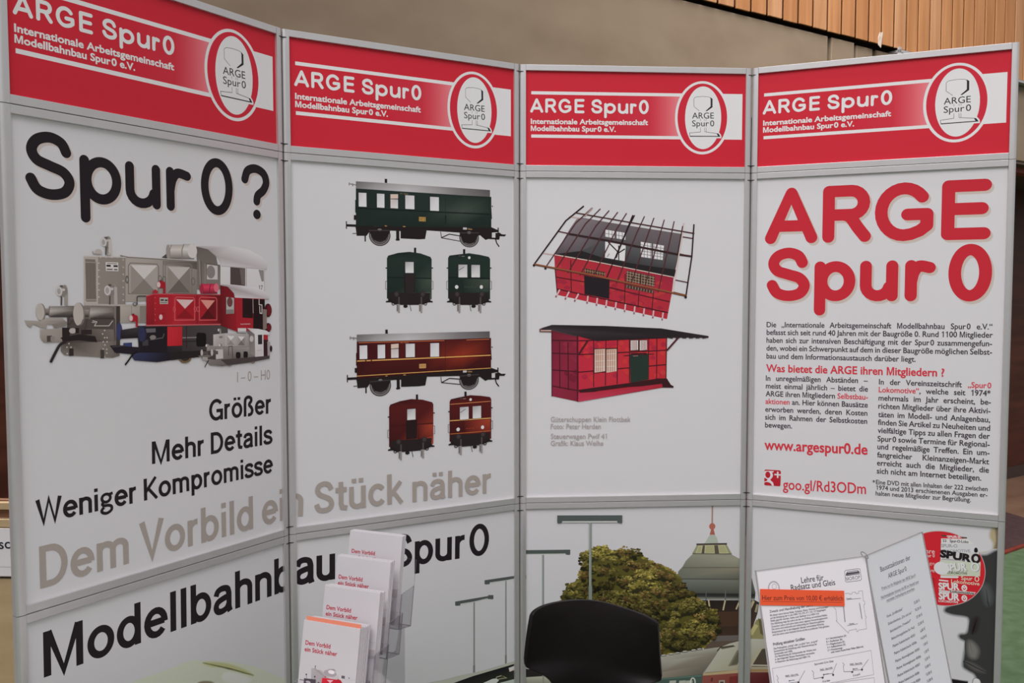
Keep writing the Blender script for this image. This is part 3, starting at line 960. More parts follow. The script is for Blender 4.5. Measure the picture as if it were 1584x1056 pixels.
L1, L2 = (30, 350, 4.8), (190, 360, 4.5917)
def grey_loco():
    a = art(0, 1, L2)
    G1, G2, G3, G4 = (150, 143, 136), (128, 120, 113), (104, 97, 91), (176, 169, 163)
    # cab and roof
    a.poly([(690, 232), (1005, 258), (1005, 420), (690, 402)], [(197, 193, 194), (196, 192, 194), (192, 188, 190), (190, 186, 187)])
    a.poly([(525, 200), (520, 98), (600, 118), (662, 170), (672, 225), (692, 236), (692, 402), (525, 402)], [G3, (90, 83, 79), (98, 91, 86), (104, 97, 92), G3, G3, (118, 110, 104), (112, 105, 99)])
    a.poly([(596, 224), (672, 234), (672, 332), (596, 330)], (178, 174, 174)); a.ell(624, 278, 30, 46, (120, 114, 112)); a.line([(583, 215), (583, 400)], 7, G2); a.line([(583, 218), (690, 232)], 8, (92, 85, 81))
    a.poly([(518, 95), (620, 92), (780, 96), (900, 122), (985, 170), (1022, 218), (1024, 258), (700, 234), (690, 200), (664, 168), (602, 118)], [(165, 160, 160), (186, 182, 183), (196, 192, 193), (199, 196, 198), (197, 193, 195), (190, 186, 188), (176, 170, 171), (188, 184, 186), (176, 170, 170), (160, 154, 153), (150, 143, 142)])
    a.line([(700, 236), (1022, 260)], 4, (150, 144, 143))
    a.poly([(762, 243), (868, 252), (868, 377), (762, 366)], (72, 62, 60)); a.poly([(830, 256), (866, 254), (866, 372), (842, 366)], (100, 90, 87)); a.line([(876, 254), (876, 378)], 6, (150, 143, 141))
    a.poly([(962, 262), (1000, 266), (1000, 345), (985, 345)], (128, 121, 120)); a.text('17', (965, 403), (993, 403), 30, (70, 62, 62), 0.006)
    a.line([(1005, 258), (1005, 420)], 4, (160, 154, 154))
    # air tank
    a.poly([(275, 175), (310, 148), (330, 185)], (70, 64, 61))
    tank(a, 312, 84, 440, 186, (158, 151, 146)); a.ell(320, 135, 14, 50, (140, 133, 128)); tank(a, 428, 80, 505, 186, (165, 158, 154)); a.ell(492, 130, 34, 50, (190, 185, 183))
    a.line([(345, 84), (332, 120), (334, 186)], 7, (130, 123, 118)); a.line([(432, 80), (418, 120), (420, 190)], 8, (125, 118, 113))
    # bonnet side with two doors
    a.poly([(16, 176), (525, 204), (525, 470), (16, 490)], [(158, 151, 144), (132, 125, 119), (112, 104, 98), (146, 139, 132)])
    a.poly([(285, 196), (525, 208), (525, 260), (400, 235), (285, 230)], [(120, 112, 106), (80, 73, 69), (86, 79, 74), (112, 104, 98), (126, 118, 112)])
    for x0, x1 in ((38, 252), (300, 488)):
        a.line([(x0, 232), (x0 + 14, 214), (x1 - 12, 222), (x1, 240), (x1, 432), (x0, 432)], 7, (112, 104, 98), closed=True)
    dia(a, 55, 228, 243, 430, (188, 183, 180), (137, 129, 122), (152, 145, 139), (120, 112, 105))
    dia(a, 318, 240, 476, 425, (172, 166, 162), (132, 124, 117), (118, 110, 104), (96, 89, 83))
    a.line([(285, 196), (285, 480)], 5, (96, 89, 84))
    for x, y in ((28, 332), (262, 330), (290, 335), (498, 345)): a.ring(x, y, 11, 26, 5, (90, 83, 79), 14)
    a.line([(540, 190), (548, 380)], 4, (150, 143, 138)); a.line([(556, 200), (558, 380)], 3, (70, 64, 61))
    a.line([(-20, 160), (40, 172), (525, 203)], 9, (110, 102, 97)); a.line([(-20, 156), (40, 168), (525, 198)], 4, (190, 184, 180))
    # lower body seen between the two engines
    a.poly([(-60, 515), (165, 515), (165, 640), (-60, 640)], [(168, 161, 152), (150, 143, 135), (120, 112, 105), (150, 143, 135)])
    a.line([(60, 520), (60, 640)], 4, (118, 110, 104)); a.quad(118, 520, 165, 640, (122, 114, 107))
    a.crop = L1
    # bonnet front, grille, rivets
    a.poly([(580, 222), (786, 232), (786, 585), (580, 582)], [(132, 124, 117), (128, 120, 113), (122, 114, 107), (130, 122, 115)])
    a.poly([(478, 222), (582, 226), (582, 584), (478, 582)], (163, 156, 148)); a.quad(486, 242, 570, 558, (112, 104, 96))
    for k in range(7): a.line([(493 + k * 12, 262), (493 + k * 12, 545)], 3.4, (84, 77, 71))
    a.quad(486, 262, 570, 272, (140, 132, 125)); a.quad(486, 540, 570, 550, (140, 132, 125))
    for y in (272, 325, 375, 425, 472, 524): a.ell(588, y, 6, 6, (172, 165, 158), 8)
    for y in (248, 303, 356, 405, 452, 504, 548): a.ell(769, y, 6, 6, (168, 161, 154), 8)
    for x in (600, 640, 685, 728, 768): a.ell(x, 230, 5, 5, (176, 169, 162), 8)
    a.line([(478, 222), (786, 230)], 7, (178, 171, 165)); a.line([(478, 580), (790, 586), (935, 584)], 14, (160, 153, 146))
    a.quad(638, 265, 733, 333, (192, 187, 186)); a.quad(644, 285, 676, 300, BK); a.quad(696, 288, 728, 302, BK); a.line([(648, 276), (722, 278)], 6, (120, 112, 108)); a.quad(646, 314, 690, 324, (90, 83, 80)); a.quad(700, 316, 726, 326, (90, 83, 80))
    a.line([(798, 368), (788, 396), (800, 420), (808, 396), (798, 368)], 4, (90, 83, 79))
    # lamps and bell
    def lamp(x, y, r, sx_, sy_, tx, ty):
        a.line([(x + r * .6, y - r * .5), (tx - 8, y - r * .9), (tx, y), (tx, ty)], 26, (140, 132, 126), curve=True)
        a.line([(x + 6, y + r * .7), (x + 4, ty)], 12, (78, 71, 68))
        a.ell(x + 10, y, r * 1.05, r, (122, 114, 110)); a.ell(x - 12, y, r * .62, r * .92, (184, 179, 177)); a.ell(x - 14, y, r * .36, r * .6, (150, 144, 142)); a.quad(x - 6, y - r * 1.18, x + 16, y - r * .8, (80, 73, 70))
        a.ell(x + 18, y - r * .3, r * .36, r * .26, (176, 170, 168))
    lamp(636, 118, 34, 0, 0, 668, 212); a.quad(655, 95, 684, 212, (176, 169, 165)); a.line([(655, 110), (655, 200)], 6, (104, 96, 92))
    lamp(305, 482, 38, 0, 0, 344, 585); lamp(664, 476, 40, 0, 0, 708, 580); a.quad(700, 450, 726, 580, (160, 153, 148))
    a.blob([(556, 196), (566, 175), (585, 168), (604, 176), (612, 198), (606, 208), (562, 208)], (165, 158, 153)); a.line([(540, 185), (548, 205), (600, 207)], 6, (130, 122, 118)); a.ring(660, 206, 14, 9, 5, (150, 143, 138), 12)
    # front buffer beam, apron
    a.poly([(345, 590), (742, 592), (745, 760), (742, 960), (690, 975), (560, 968), (330, 955), (304, 925), (310, 880), (350, 850), (352, 700)], [(122, 114, 107), (112, 104, 98), (70, 63, 59), (92, 85, 80), (104, 97, 91), (116, 108, 101), (112, 105, 98), (104, 97, 91), (104, 97, 91), (60, 53, 50), (75, 68, 64)])
    a.quad(355, 690, 712, 850, (74, 66, 62)); a.poly([(500, 760), (700, 765), (705, 850), (500, 850)], [(92, 84, 79), (110, 102, 96), (100, 92, 86), (70, 62, 58)])
    a.poly([(716, 592), (745, 592), (745, 930), (716, 950)], (58, 51, 49)); a.line([(692, 600), (704, 955)], 5, (88, 80, 75))
    for x, y in ((630, 772), (615, 798), (630, 826), (648, 826), (620, 856), (648, 856), (632, 880), (620, 910), (646, 912), (628, 968), (646, 940), (365, 870), (350, 897), (380, 897), (352, 944), (690, 680), (655, 605), (690, 605)): a.ell(x, y, 5.5, 5.5, (180, 173, 166), 8)
    a.quad(365, 907, 400, 960, (45, 38, 37)); a.quad(598, 916, 628, 978, (62, 54, 51))
    a.line([(540, 700), (572, 708), (555, 738), (662, 738), (690, 700)], 6, (176, 169, 163)); a.line([(535, 712), (560, 714)], 5, (176, 169, 163))
    # buffers
    for bx_, by, rx, ry, x1, x2, yh in ((152, 635, 32, 62, 222, 400, 40), (435, 652, 40, 86, 520, 700, 44)):
        y0 = by - (2 if bx_ < 200 else 8)
        a.poly([(bx_ + 10, y0 - yh * .55), (x1 + 20, y0 - yh * .62), (x1 + 20, y0 + yh * .6), (bx_ + 10, y0 + yh * .62)], [(120, 112, 107), (150, 142, 136), (45, 38, 36), (40, 33, 32)])
        a.poly([(x1, y0 - yh), (x2, y0 - yh * 1.02), (x2, y0 - yh * .2), (x1, y0 - yh * .1)], [(128, 120, 115), (96, 88, 83), (104, 97, 92), (170, 163, 158)])
        a.poly([(x1, y0 - yh * .1), (x2, y0 - yh * .2), (x2, y0 + yh), (x1, y0 + yh)], [(170, 163, 158), (104, 97, 92), (48, 41, 39), (52, 45, 43)])
        a.line([(x1, y0 - yh), (x1 - 6, y0), (x1, y0 + yh)], 8, (110, 102, 97))
        a.ell(bx_ + 8, by, rx, ry, (112, 104, 99), 30); a.ell(bx_, by, rx * .96, ry, (168, 160, 153), 30)
    # coupling hook, box, hoses
    a.poly([(34, 698), (150, 702), (200, 680), (318, 682), (350, 712), (342, 738), (300, 750), (252, 755), (246, 728), (202, 728), (196, 757), (150, 748), (110, 728), (96, 728), (78, 752), (60, 740)], [(150, 142, 135)] * 4 + [(118, 110, 104)] * 5 + [(140, 132, 125)] * 7)
    a.poly([(152, 764), (314, 760), (314, 856), (215, 862), (175, 860), (152, 826)], [(152, 144, 136), (140, 132, 125), (132, 124, 117), (126, 118, 111), (126, 118, 111), (140, 132, 125)]); a.quad(200, 812, 240, 856, (70, 62, 59)); a.quad(228, 818, 262, 852, (128, 120, 113))
    a.quad(314, 752, 372, 850, (38, 30, 31)); a.poly([(300, 826), (440, 800), (560, 815), (575, 860), (440, 845), (330, 855)], (36, 29, 30)); a.ell(392, 775, 26, 20, (165, 158, 152)); a.quad(412, 754, 440, 792, (34, 28, 29)); a.quad(455, 768, 535, 800, (42, 34, 35))
    a.line([(385, 652), (360, 690), (362, 730), (392, 700)], 8, (60, 52, 50), curve=True); a.line([(500, 690), (490, 740), (480, 765)], 7, (60, 52, 50), curve=True); a.line([(470, 690), (455, 725), (432, 738)], 7, (90, 82, 78), curve=True)
    a.line([(338, 858), (298, 880), (268, 930), (232, 1002)], 21, (42, 35, 36), cap=True, curve=True)
    return a
grey_loco().build('locomotive_picture', BOARD[0, 1], 'printed picture of the large grey locomotive')

def red_loco():
    a = art(0, 1, L2)
    R1, R2, R3 = (160, 30, 42), (146, 28, 38), (118, 22, 30)
    # frame, apron, shadowed underside
    a.poly([(100, 660), (420, 655), (700, 655), (742, 700), (742, 850), (560, 872), (330, 905), (240, 918), (80, 905), (60, 880), (62, 850), (110, 845)], [(44, 38, 44), (58, 52, 52), (70, 64, 64), (72, 66, 64), (60, 54, 54), (38, 32, 33), (34, 28, 32), (30, 26, 36), (38, 40, 62), (46, 50, 80), (46, 50, 80), (26, 22, 30)])
    a.poly([(62, 846), (200, 838), (320, 845), (335, 900), (240, 918), (82, 906)], [(50, 55, 84), (36, 36, 56), (30, 26, 36), (28, 24, 30), (32, 30, 44), (42, 45, 68)])
    a.ell(440, 885, 46, 40, (100, 84, 58)); a.ell(440, 880, 34, 30, (48, 40, 36)); a.poly([(330, 850), (760, 790), (760, 856), (340, 905)], (34, 28, 29))
    a.poly([(418, 662), (742, 655), (742, 830), (418, 840)], [(58, 52, 53), (72, 67, 66), (66, 60, 60), (52, 46, 47)]); a.blob([(522, 716), (556, 710), (586, 718), (588, 780), (584, 802), (540, 808), (520, 796)], (18, 13, 15)); a.line([(420, 745), (520, 742)], 8, (120, 112, 110)); a.line([(420, 772), (520, 768)], 6, (30, 24, 26))
    a.line([(400, 660), (403, 622), (448, 618), (450, 822)], 7, (48, 30, 34))
    # blue front block, buffers
    a.poly([(0, 782), (62, 778), (62, 842), (0, 850)], (52, 58, 100)); a.quad(10, 812, 50, 845, (28, 24, 34))
    a.poly([(-95, 800), (-20, 798), (30, 806), (120, 812), (120, 850), (60, 862), (-60, 850)], (32, 27, 34)); a.line([(-80, 810), (20, 800)], 8, (62, 56, 60))
    a.ell(-28, 700, 22, 62, (54, 56, 92)); a.poly([(-20, 690), (120, 668), (120, 745), (-20, 752)], [(46, 40, 46), (60, 54, 56), (22, 17, 22), (26, 20, 26)])
    a.poly([(120, 672), (312, 665), (312, 850), (120, 850)], (28, 23, 28)); a.quad(160, 680, 230, 706, (92, 88, 92)); a.line([(190, 760), (280, 745), (290, 715)], 7, (84, 78, 80)); a.quad(135, 760, 178, 800, (60, 56, 58)); a.ell(210, 742, 22, 16, (120, 114, 112))
    a.ell(136, 718, 30, 58, (36, 36, 54)); a.ell(130, 718, 26, 54, (44, 46, 72))
    a.line([(92, 842), (62, 870), (38, 905), (16, 934)], 12, (22, 18, 20), cap=True)
    # red body
    a.poly([(163, 452), (218, 436), (218, 662), (163, 655)], [(150, 34, 46), R2, (120, 22, 30), (126, 24, 34)]); a.poly([(218, 436), (352, 436), (352, 662), (218, 662)], [R1, R1, (158, 30, 40), (140, 26, 36)])
    a.poly([(352, 436), (692, 440), (692, 655), (352, 660)], [(166, 36, 48), (126, 24, 32), (104, 20, 27), (164, 36, 48)]); a.poly([(600, 438), (700, 440), (700, 660), (640, 600)], [(128, 24, 32), (84, 16, 22), (92, 18, 24), (110, 20, 28)])
    for y in (460, 500, 540, 580, 620): a.ell(226, y, 4, 4, (190, 80, 84), 6)
    a.quad(258, 460, 318, 505, (160, 152, 148)); a.quad(264, 472, 288, 482, BK); a.quad(294, 474, 314, 484, BK); a.line([(264, 494), (312, 495)], 5, (90, 80, 78))
    for x0, x1 in ((366, 506), (540, 664)): a.line([(x0, 470), (x0 + 10, 456), (x1 - 8, 460), (x1, 474), (x1, 618), (x0, 620)], 6, (188, 82, 86), closed=True)
    dia(a, 375, 472, 500, 606, (210, 168, 166), (156, 26, 36), (150, 26, 36), (128, 22, 30)); dia(a, 548, 476, 650, 610, (196, 130, 120), (150, 28, 38), (96, 18, 24), (76, 14, 20))
    a.line([(523, 446), (523, 650)], 5, (100, 18, 26))
    for x in (362, 510, 530): a.ring(x, 542, 8, 18, 4, (190, 84, 88), 12)
    a.line([(160, 658), (692, 650)], 9, (176, 84, 88)); a.line([(163, 450), (218, 434), (690, 440)], 6, (186, 72, 80)); a.line([(355, 432), (670, 442)], 4, (120, 60, 60))
    # cab
    tank(a, 550, 362, 668, 432, (164, 44, 68)); a.ell(556, 397, 14, 34, (150, 38, 60)); a.ell(660, 390, 18, 30, (196, 96, 110)); a.line([(622, 362), (612, 395), (614, 432)], 7, (120, 28, 46))
    a.poly([(688, 372), (742, 385), (784, 432), (792, 470), (806, 700), (692, 660)], [(96, 18, 26), (104, 20, 28), (118, 22, 30), (130, 26, 34), (138, 26, 36), (92, 16, 22)])
    a.poly([(730, 456), (786, 462), (786, 572), (730, 576)], (160, 155, 152)); a.ell(756, 492, 20, 34, (98, 60, 60)); a.quad(732, 545, 784, 574, (120, 114, 110)); a.line([(728, 455), (728, 576)], 5, (40, 20, 22))
    a.poly([(790, 458), (1004, 468), (1004, 690), (806, 704)], [(148, 30, 40), (150, 32, 42), (142, 28, 38), (150, 28, 40)]); a.poly([(846, 464), (920, 468), (920, 606), (846, 602)], (34, 16, 17)); a.poly([(922, 470), (1004, 472), (1004, 690), (922, 680)], (30, 14, 16)); a.line([(920, 468), (922, 570)], 5, (170, 150, 146))
    a.line([(964, 470), (964, 510), (984, 512), (984, 572), (970, 570), (968, 520)], 6, (196, 188, 186)); a.text('Deutsche Bundesbahn', (832, 652), (902, 650), 9, (206, 170, 168), 0.01)
    for y, rx in ((550, 26), (672, 24)): a.ell(1028, y, rx, 48 if y < 600 else 32, (58, 18, 22)); a.ell(1036, y, rx * .6, 40 if y < 600 else 26, (96, 22, 30))
    a.poly([(990, 540), (1018, 545), (1018, 680), (992, 690)], (118, 104, 98))
    a.poly([(682, 366), (830, 374), (935, 386), (998, 412), (1036, 452), (1032, 470), (792, 460), (786, 430), (744, 384)], [(150, 140, 140), (192, 188, 190), (198, 195, 197), (196, 192, 194), (184, 179, 181), (170, 164, 165), (194, 190, 192), (172, 165, 165), (150, 140, 140)])
    # red box, lamps
    a.poly([(312, 668), (418, 664), (418, 800), (312, 804)], [(182, 40, 48), (170, 34, 44), (160, 30, 40), (178, 36, 46)])
    for x, y, r, ty in ((262, 368, 26, 430), (66, 606, 26, 668), (278, 598, 24, 652)):
        a.line([(x + 4, y - r * .6), (x + 24, y - r * .5), (x + 30, y), (x + 29, ty)], 17, (150, 30, 42), curve=True); a.ell(x + 4, y, r, r * .95, (148, 28, 40)); a.ell(x - 12, y, r * .5, r * .8, (200, 168, 168)); a.quad(x - 4, y - r * 1.25, x + 12, y - r * .85, (120, 22, 34))
    a.blob([(208, 418), (226, 402), (244, 416), (240, 428), (212, 428)], (158, 36, 50)); a.line([(98, 510), (98, 460), (110, 450), (160, 450)], 7, (60, 54, 54), curve=True); a.ring(82, 506, 14, 10, 5, (60, 54, 54), 12)
    return a
red_loco().build('locomotive_picture', BOARD[0, 1], 'printed picture of the red locomotive')

def small_loco():
    a = art(0, 1, L2)
    a.poly([(592, 800), (720, 800), (930, 800), (1040, 800), (1038, 892), (900, 920), (700, 946), (612, 938), (590, 900)], [(132, 126, 122), (150, 144, 140), (146, 140, 137), (128, 121, 119), (70, 62, 62), (76, 68, 66), (92, 85, 82), (110, 103, 99), (128, 121, 117)])
    a.poly([(638, 722), (722, 712), (722, 805), (638, 808)], [(178, 173, 171), (160, 154, 151), (150, 144, 141), (160, 154, 150)]); a.poly([(722, 712), (895, 718), (895, 806), (722, 806)], [(172, 166, 164), (150, 143, 141), (132, 125, 122), (162, 156, 153)])
    dia(a, 735, 730, 790, 796, (206, 202, 203), (150, 144, 140), (160, 154, 151), (132, 125, 121)); dia(a, 812, 734, 862, 798, (196, 192, 192), (146, 140, 136), (128, 121, 118), (104, 97, 94))
    a.ell(692, 740, 14, 9, (120, 113, 110)); a.line([(638, 808), (930, 808)], 5, (120, 113, 110))
    tank(a, 812, 676, 872, 714, (176, 170, 168)); a.poly([(876, 690), (905, 700), (934, 725), (936, 880), (895, 850), (890, 720)], [(96, 88, 86), (104, 97, 94), (120, 113, 110), (134, 127, 124), (122, 115, 112), (104, 97, 94)]); a.ell(910, 752, 14, 22, (176, 170, 170))
    a.poly([(932, 720), (1000, 724), (1000, 878), (936, 882)], [(196, 193, 194), (192, 188, 190), (186, 181, 182), (184, 178, 178)]); a.quad(955, 724, 986, 790, (46, 38, 38)); a.poly([(994, 722), (1026, 726), (1026, 760), (994, 758)], (150, 34, 44)); a.poly([(994, 758), (1028, 760), (1028, 884), (996, 880)], (48, 24, 27)); a.poly([(1022, 770), (1042, 775), (1042, 860), (1024, 878)], (146, 139, 138)); a.ell(1048, 822, 9, 22, (46, 24, 26)); a.text('Bundesbahn', (948, 838), (984, 835), 7, (140, 132, 132), 0.006)
    a.poly([(878, 676), (960, 682), (1015, 694), (1042, 712), (1040, 724), (934, 722), (906, 700)], [(176, 170, 170), (204, 202, 204), (204, 202, 204), (192, 188, 189), (180, 174, 175), (200, 197, 199), (170, 163, 163)])
    a.blob([(800, 852), (815, 846), (830, 852), (830, 884), (816, 892), (800, 886)], (24, 18, 19)); a.blob([(854, 846), (868, 842), (882, 848), (882, 882), (868, 890), (854, 884)], (24, 18, 19))
    a.quad(655, 828, 708, 892, (176, 170, 167)); a.poly([(596, 838), (656, 834), (656, 900), (596, 895)], (64, 57, 56)); a.poly([(560, 876), (598, 872), (598, 908), (560, 905)], (150, 143, 140))
    for x, y in ((556, 852), (628, 850)):
        a.quad(x + 4, y - 10, x + 44, y + 12, (80, 72, 70)); a.ell(x, y, 9, 24, (170, 164, 161))
    a.poly([(528, 872), (600, 866), (625, 872), (610, 884), (540, 880)], (104, 97, 93))
    for x, y, ty in ((680, 690, 718), (594, 800, 828), (688, 798, 828)):
        a.quad(x + 2, y - 8, x + 14, ty, (140, 133, 130)); a.ell(x, y, 12, 12, (122, 115, 112)); a.ell(x - 5, y, 6, 9, (190, 186, 185))
    a.line([(745, 870), (748, 806), (772, 804), (776, 890)], 5, (70, 62, 62)); a.line([(604, 906), (592, 925), (578, 952)], 7, (40, 33, 34), cap=True)
    a.ell(755, 930, 20, 16, (110, 100, 92)); a.ell(755, 926, 13, 10, (60, 52, 50)); a.ell(920, 914, 16, 12, (110, 100, 92)); a.poly([(690, 900), (1038, 872), (1036, 892), (900, 918), (740, 940)], (66, 58, 57))
    return a
small_loco().build('locomotive_picture', BOARD[0, 1], 'printed picture of the small pale locomotive')
# ------------------------------------------------------------------ second panel, upper: railcars, once in green and once in maroon
def railcar(conv, shift, red):
    a = art(1, 1, (500, 250, 4.0625), shift)
    BODY = (70, 20, 20) if red else (30, 42, 38)
    HI = (128, 44, 28) if red else (58, 68, 60)
    LO = (52, 14, 16) if red else (24, 34, 31)
    K = (30, 23, 24)
    YL = (196, 150, 84)
    # roof
    xs_ = [(205, 123, 170), (330, 130, 178), (520, 143, 190), (640, 151, 197), (840, 164, 208), (1048, 178, 221)]
    gs = [(96, 92, 92), (128, 125, 126), (156, 153, 154), (148, 144, 145), (112, 108, 109), (78, 74, 75)]
    gb = [(112, 108, 108), (150, 148, 149), (176, 174, 176), (160, 157, 158), (118, 114, 115), (88, 84, 85)]
    for j in range(5):
        x0, t0, b0 = xs_[j]; x1, t1, b1 = xs_[j + 1]
        a.poly([(x0, t0), (x1, t1), (x1, b1), (x0, b0)], [gs[j], gs[j + 1], gb[j + 1], gb[j]]); a.n -= 1
    a.n += 1
    a.quad(386, 107, 402, 134, K); a.line([(160, 138), (205, 146)], 7, (120, 116, 116)); a.line([(163, 130), (163, 150)], 6, (120, 116, 116)); a.line([(185, 136), (185, 154)], 8, (120, 116, 116))
    # underframe
    a.poly([(200, 398), (1058, 412), (1102, 432), (1102, 442), (1060, 446), (1060, 478), (1020, 492), (985, 462), (960, 470), (860, 446), (650, 432), (640, 486), (600, 488), (486, 482), (486, 436), (300, 428), (272, 466), (210, 466), (206, 430)], K)
    for cx, cy, r in ((355, 462, 68), (917, 477, 62)):
        a.ell(cx, cy, r, r, (62, 57, 57), 32); a.ring(cx, cy, r * .86, r * .86, 6, (118, 113, 112), 32); a.ring(cx, cy, r * .70, r * .70, 5, (98, 93, 92), 32); a.ell(cx, cy, r * .60, r * .60, (40, 33, 33), 24)
        a.poly([(cx - r * .95, cy - 55), (cx + r * .95, cy - 55), (cx + r * .95, cy - 20), (cx + r * .55, cy + 32), (cx - r * .55, cy + 32), (cx - r * .95, cy - 20)], K); a.ell(cx, cy - r * .5, 13, 8, (110, 105, 104))
        a.line([(cx - r, cy - 30), (cx + r, cy - 30)], 6, (58, 50, 50))
    a.line([(738, 440), (742, 478), (862, 500)], 5, K); a.line([(742, 478), (792, 455), (870, 468)], 6, K); a.quad(458, 430, 478, 494, K); a.poly([(452, 486), (482, 486), (478, 496), (458, 496)], K)
    a.quad(259, 450, 268, 502, K); a.line([(184, 451), (212, 451)], 5, (70, 62, 62)); a.quad(142, 374, 149, 422, K); a.quad(148, 392, 210, 410, K); a.quad(1096, 414, 1103, 452, K); a.quad(1056, 426, 1098, 442, K)
    a.poly([(1082, 448), (1108, 446), (1122, 456), (1150, 458), (1140, 470), (1110, 468), (1106, 490), (1082, 490)], K); a.line([(1082, 486), (1090, 512), (1104, 532)], 8, K, cap=True); a.quad(1040, 476, 1086, 488, K); a.quad(980, 446, 1060, 462, K)
    # body
    xb = [(205, 168, 404), (430, 183, 408), (640, 196, 411), (750, 203, 412), (880, 211, 414), (1056, 221, 416)]
    tops = [LO, BODY, BODY, BODY, BODY, LO]
    mids = [LO, BODY, BODY, tuple((p + q) // 2 for p, q in zip(BODY, HI)), HI, BODY]
    for j in range(5):
        x0, t0, b0 = xb[j]; x1, t1, b1 = xb[j + 1]
        m0, m1 = (t0 + b0) / 2 - 6, (t1 + b1) / 2 - 6
        a.poly([(x0, t0), (x1, t1), (x1, m1), (x0, m0)], [tops[j], tops[j + 1], mids[j + 1], mids[j]]); a.n -= 1
        a.poly([(x0, m0), (x1, m1), (x1, b1), (x0, b0)], [mids[j], mids[j + 1], LO, LO]); a.n -= 1
    a.n += 1
    a.line([(207, 292), (760, 318), (1055, 331)], 7 if not red else 7, (16, 22, 20) if not red else YL)
    if red:
        a.line([(207, 388), (560, 398), (1055, 413)], 4.5, YL); a.line([(215, 176), (760, 211)], 4, (178, 96, 60)); a.line([(900, 220), (1045, 228)], 4, (178, 96, 60)); a.quad(258, 289, 266, 299, BODY); a.quad(294, 291, 302, 301, BODY)
    a.line([(768, 206), (766, 408)], 2.5, LO)
    if not red: a.line([(772, 340), (770, 390)], 4, (18, 24, 22)); a.quad(765, 336, 773, 390, (22, 30, 27))
    for x0, y0, x1, y1, c in ((222, 194, 272, 284, 0), (337, 200, 385, 290, 0), (422, 204, 470, 294, 1), (515, 210, 573, 299, 0), (671, 220, 727, 310, 0)):
        p, q = a.uv((x0, y0)), a.uv((x1, y1))
        cs = [(176, 173, 176), (190, 188, 192), (206, 205, 208), (196, 194, 198)] if not c else [(178, 166, 164), (170, 158, 156), (206, 198, 196), (196, 188, 186)]
        a._poly([(p.x - .0015, p.y + .0015), (q.x + .0015, p.y + .0015), (q.x + .0015, q.y - .0015), (p.x - .0015, q.y - .0015)], LO)
        a._poly([(p.x, p.y), (q.x, p.y), (q.x, q.y), (p.x, q.y)], cs)
        if c: a.line([(x0, y0 + 29), (x1, y0 + 31)], 5, (50, 42, 42)); a.poly([(x0, y0), (x1, y0), (x1, y0 + 28), (x0, y0 + 28)], (192, 172, 160))
    a.quad(601, 346, 644, 376, (150, 118, 62) if not red else (178, 136, 86)); a.quad(608, 353, 637, 369, (116, 86, 40) if not red else (150, 100, 56)); a.text('DB', (612, 368), (634, 369), 13, (176, 146, 90), 0.01)
    a.quad(878, 413, 902, 427, (176, 170, 166)); a.line([(910, 424), (936, 426)], 5, (150, 110, 60)); a.line([(386, 403), (400, 404)], 5, (170, 120, 60)); a.line([(500, 407), (516, 408)], 5, (170, 130, 80)); a.text('41 023', (482, 204), (532, 208), 9, (120, 104, 66) if not red else (160, 96, 60), 0.008)
    a.line([(203, 240), (203, 320)], 5, LO); a.quad(192, 335, 206, 366, K); a.line([(1058, 280), (1066, 280)], 6, K); a.line([(1054, 295), (1058, 360)], 5, LO)
    return a
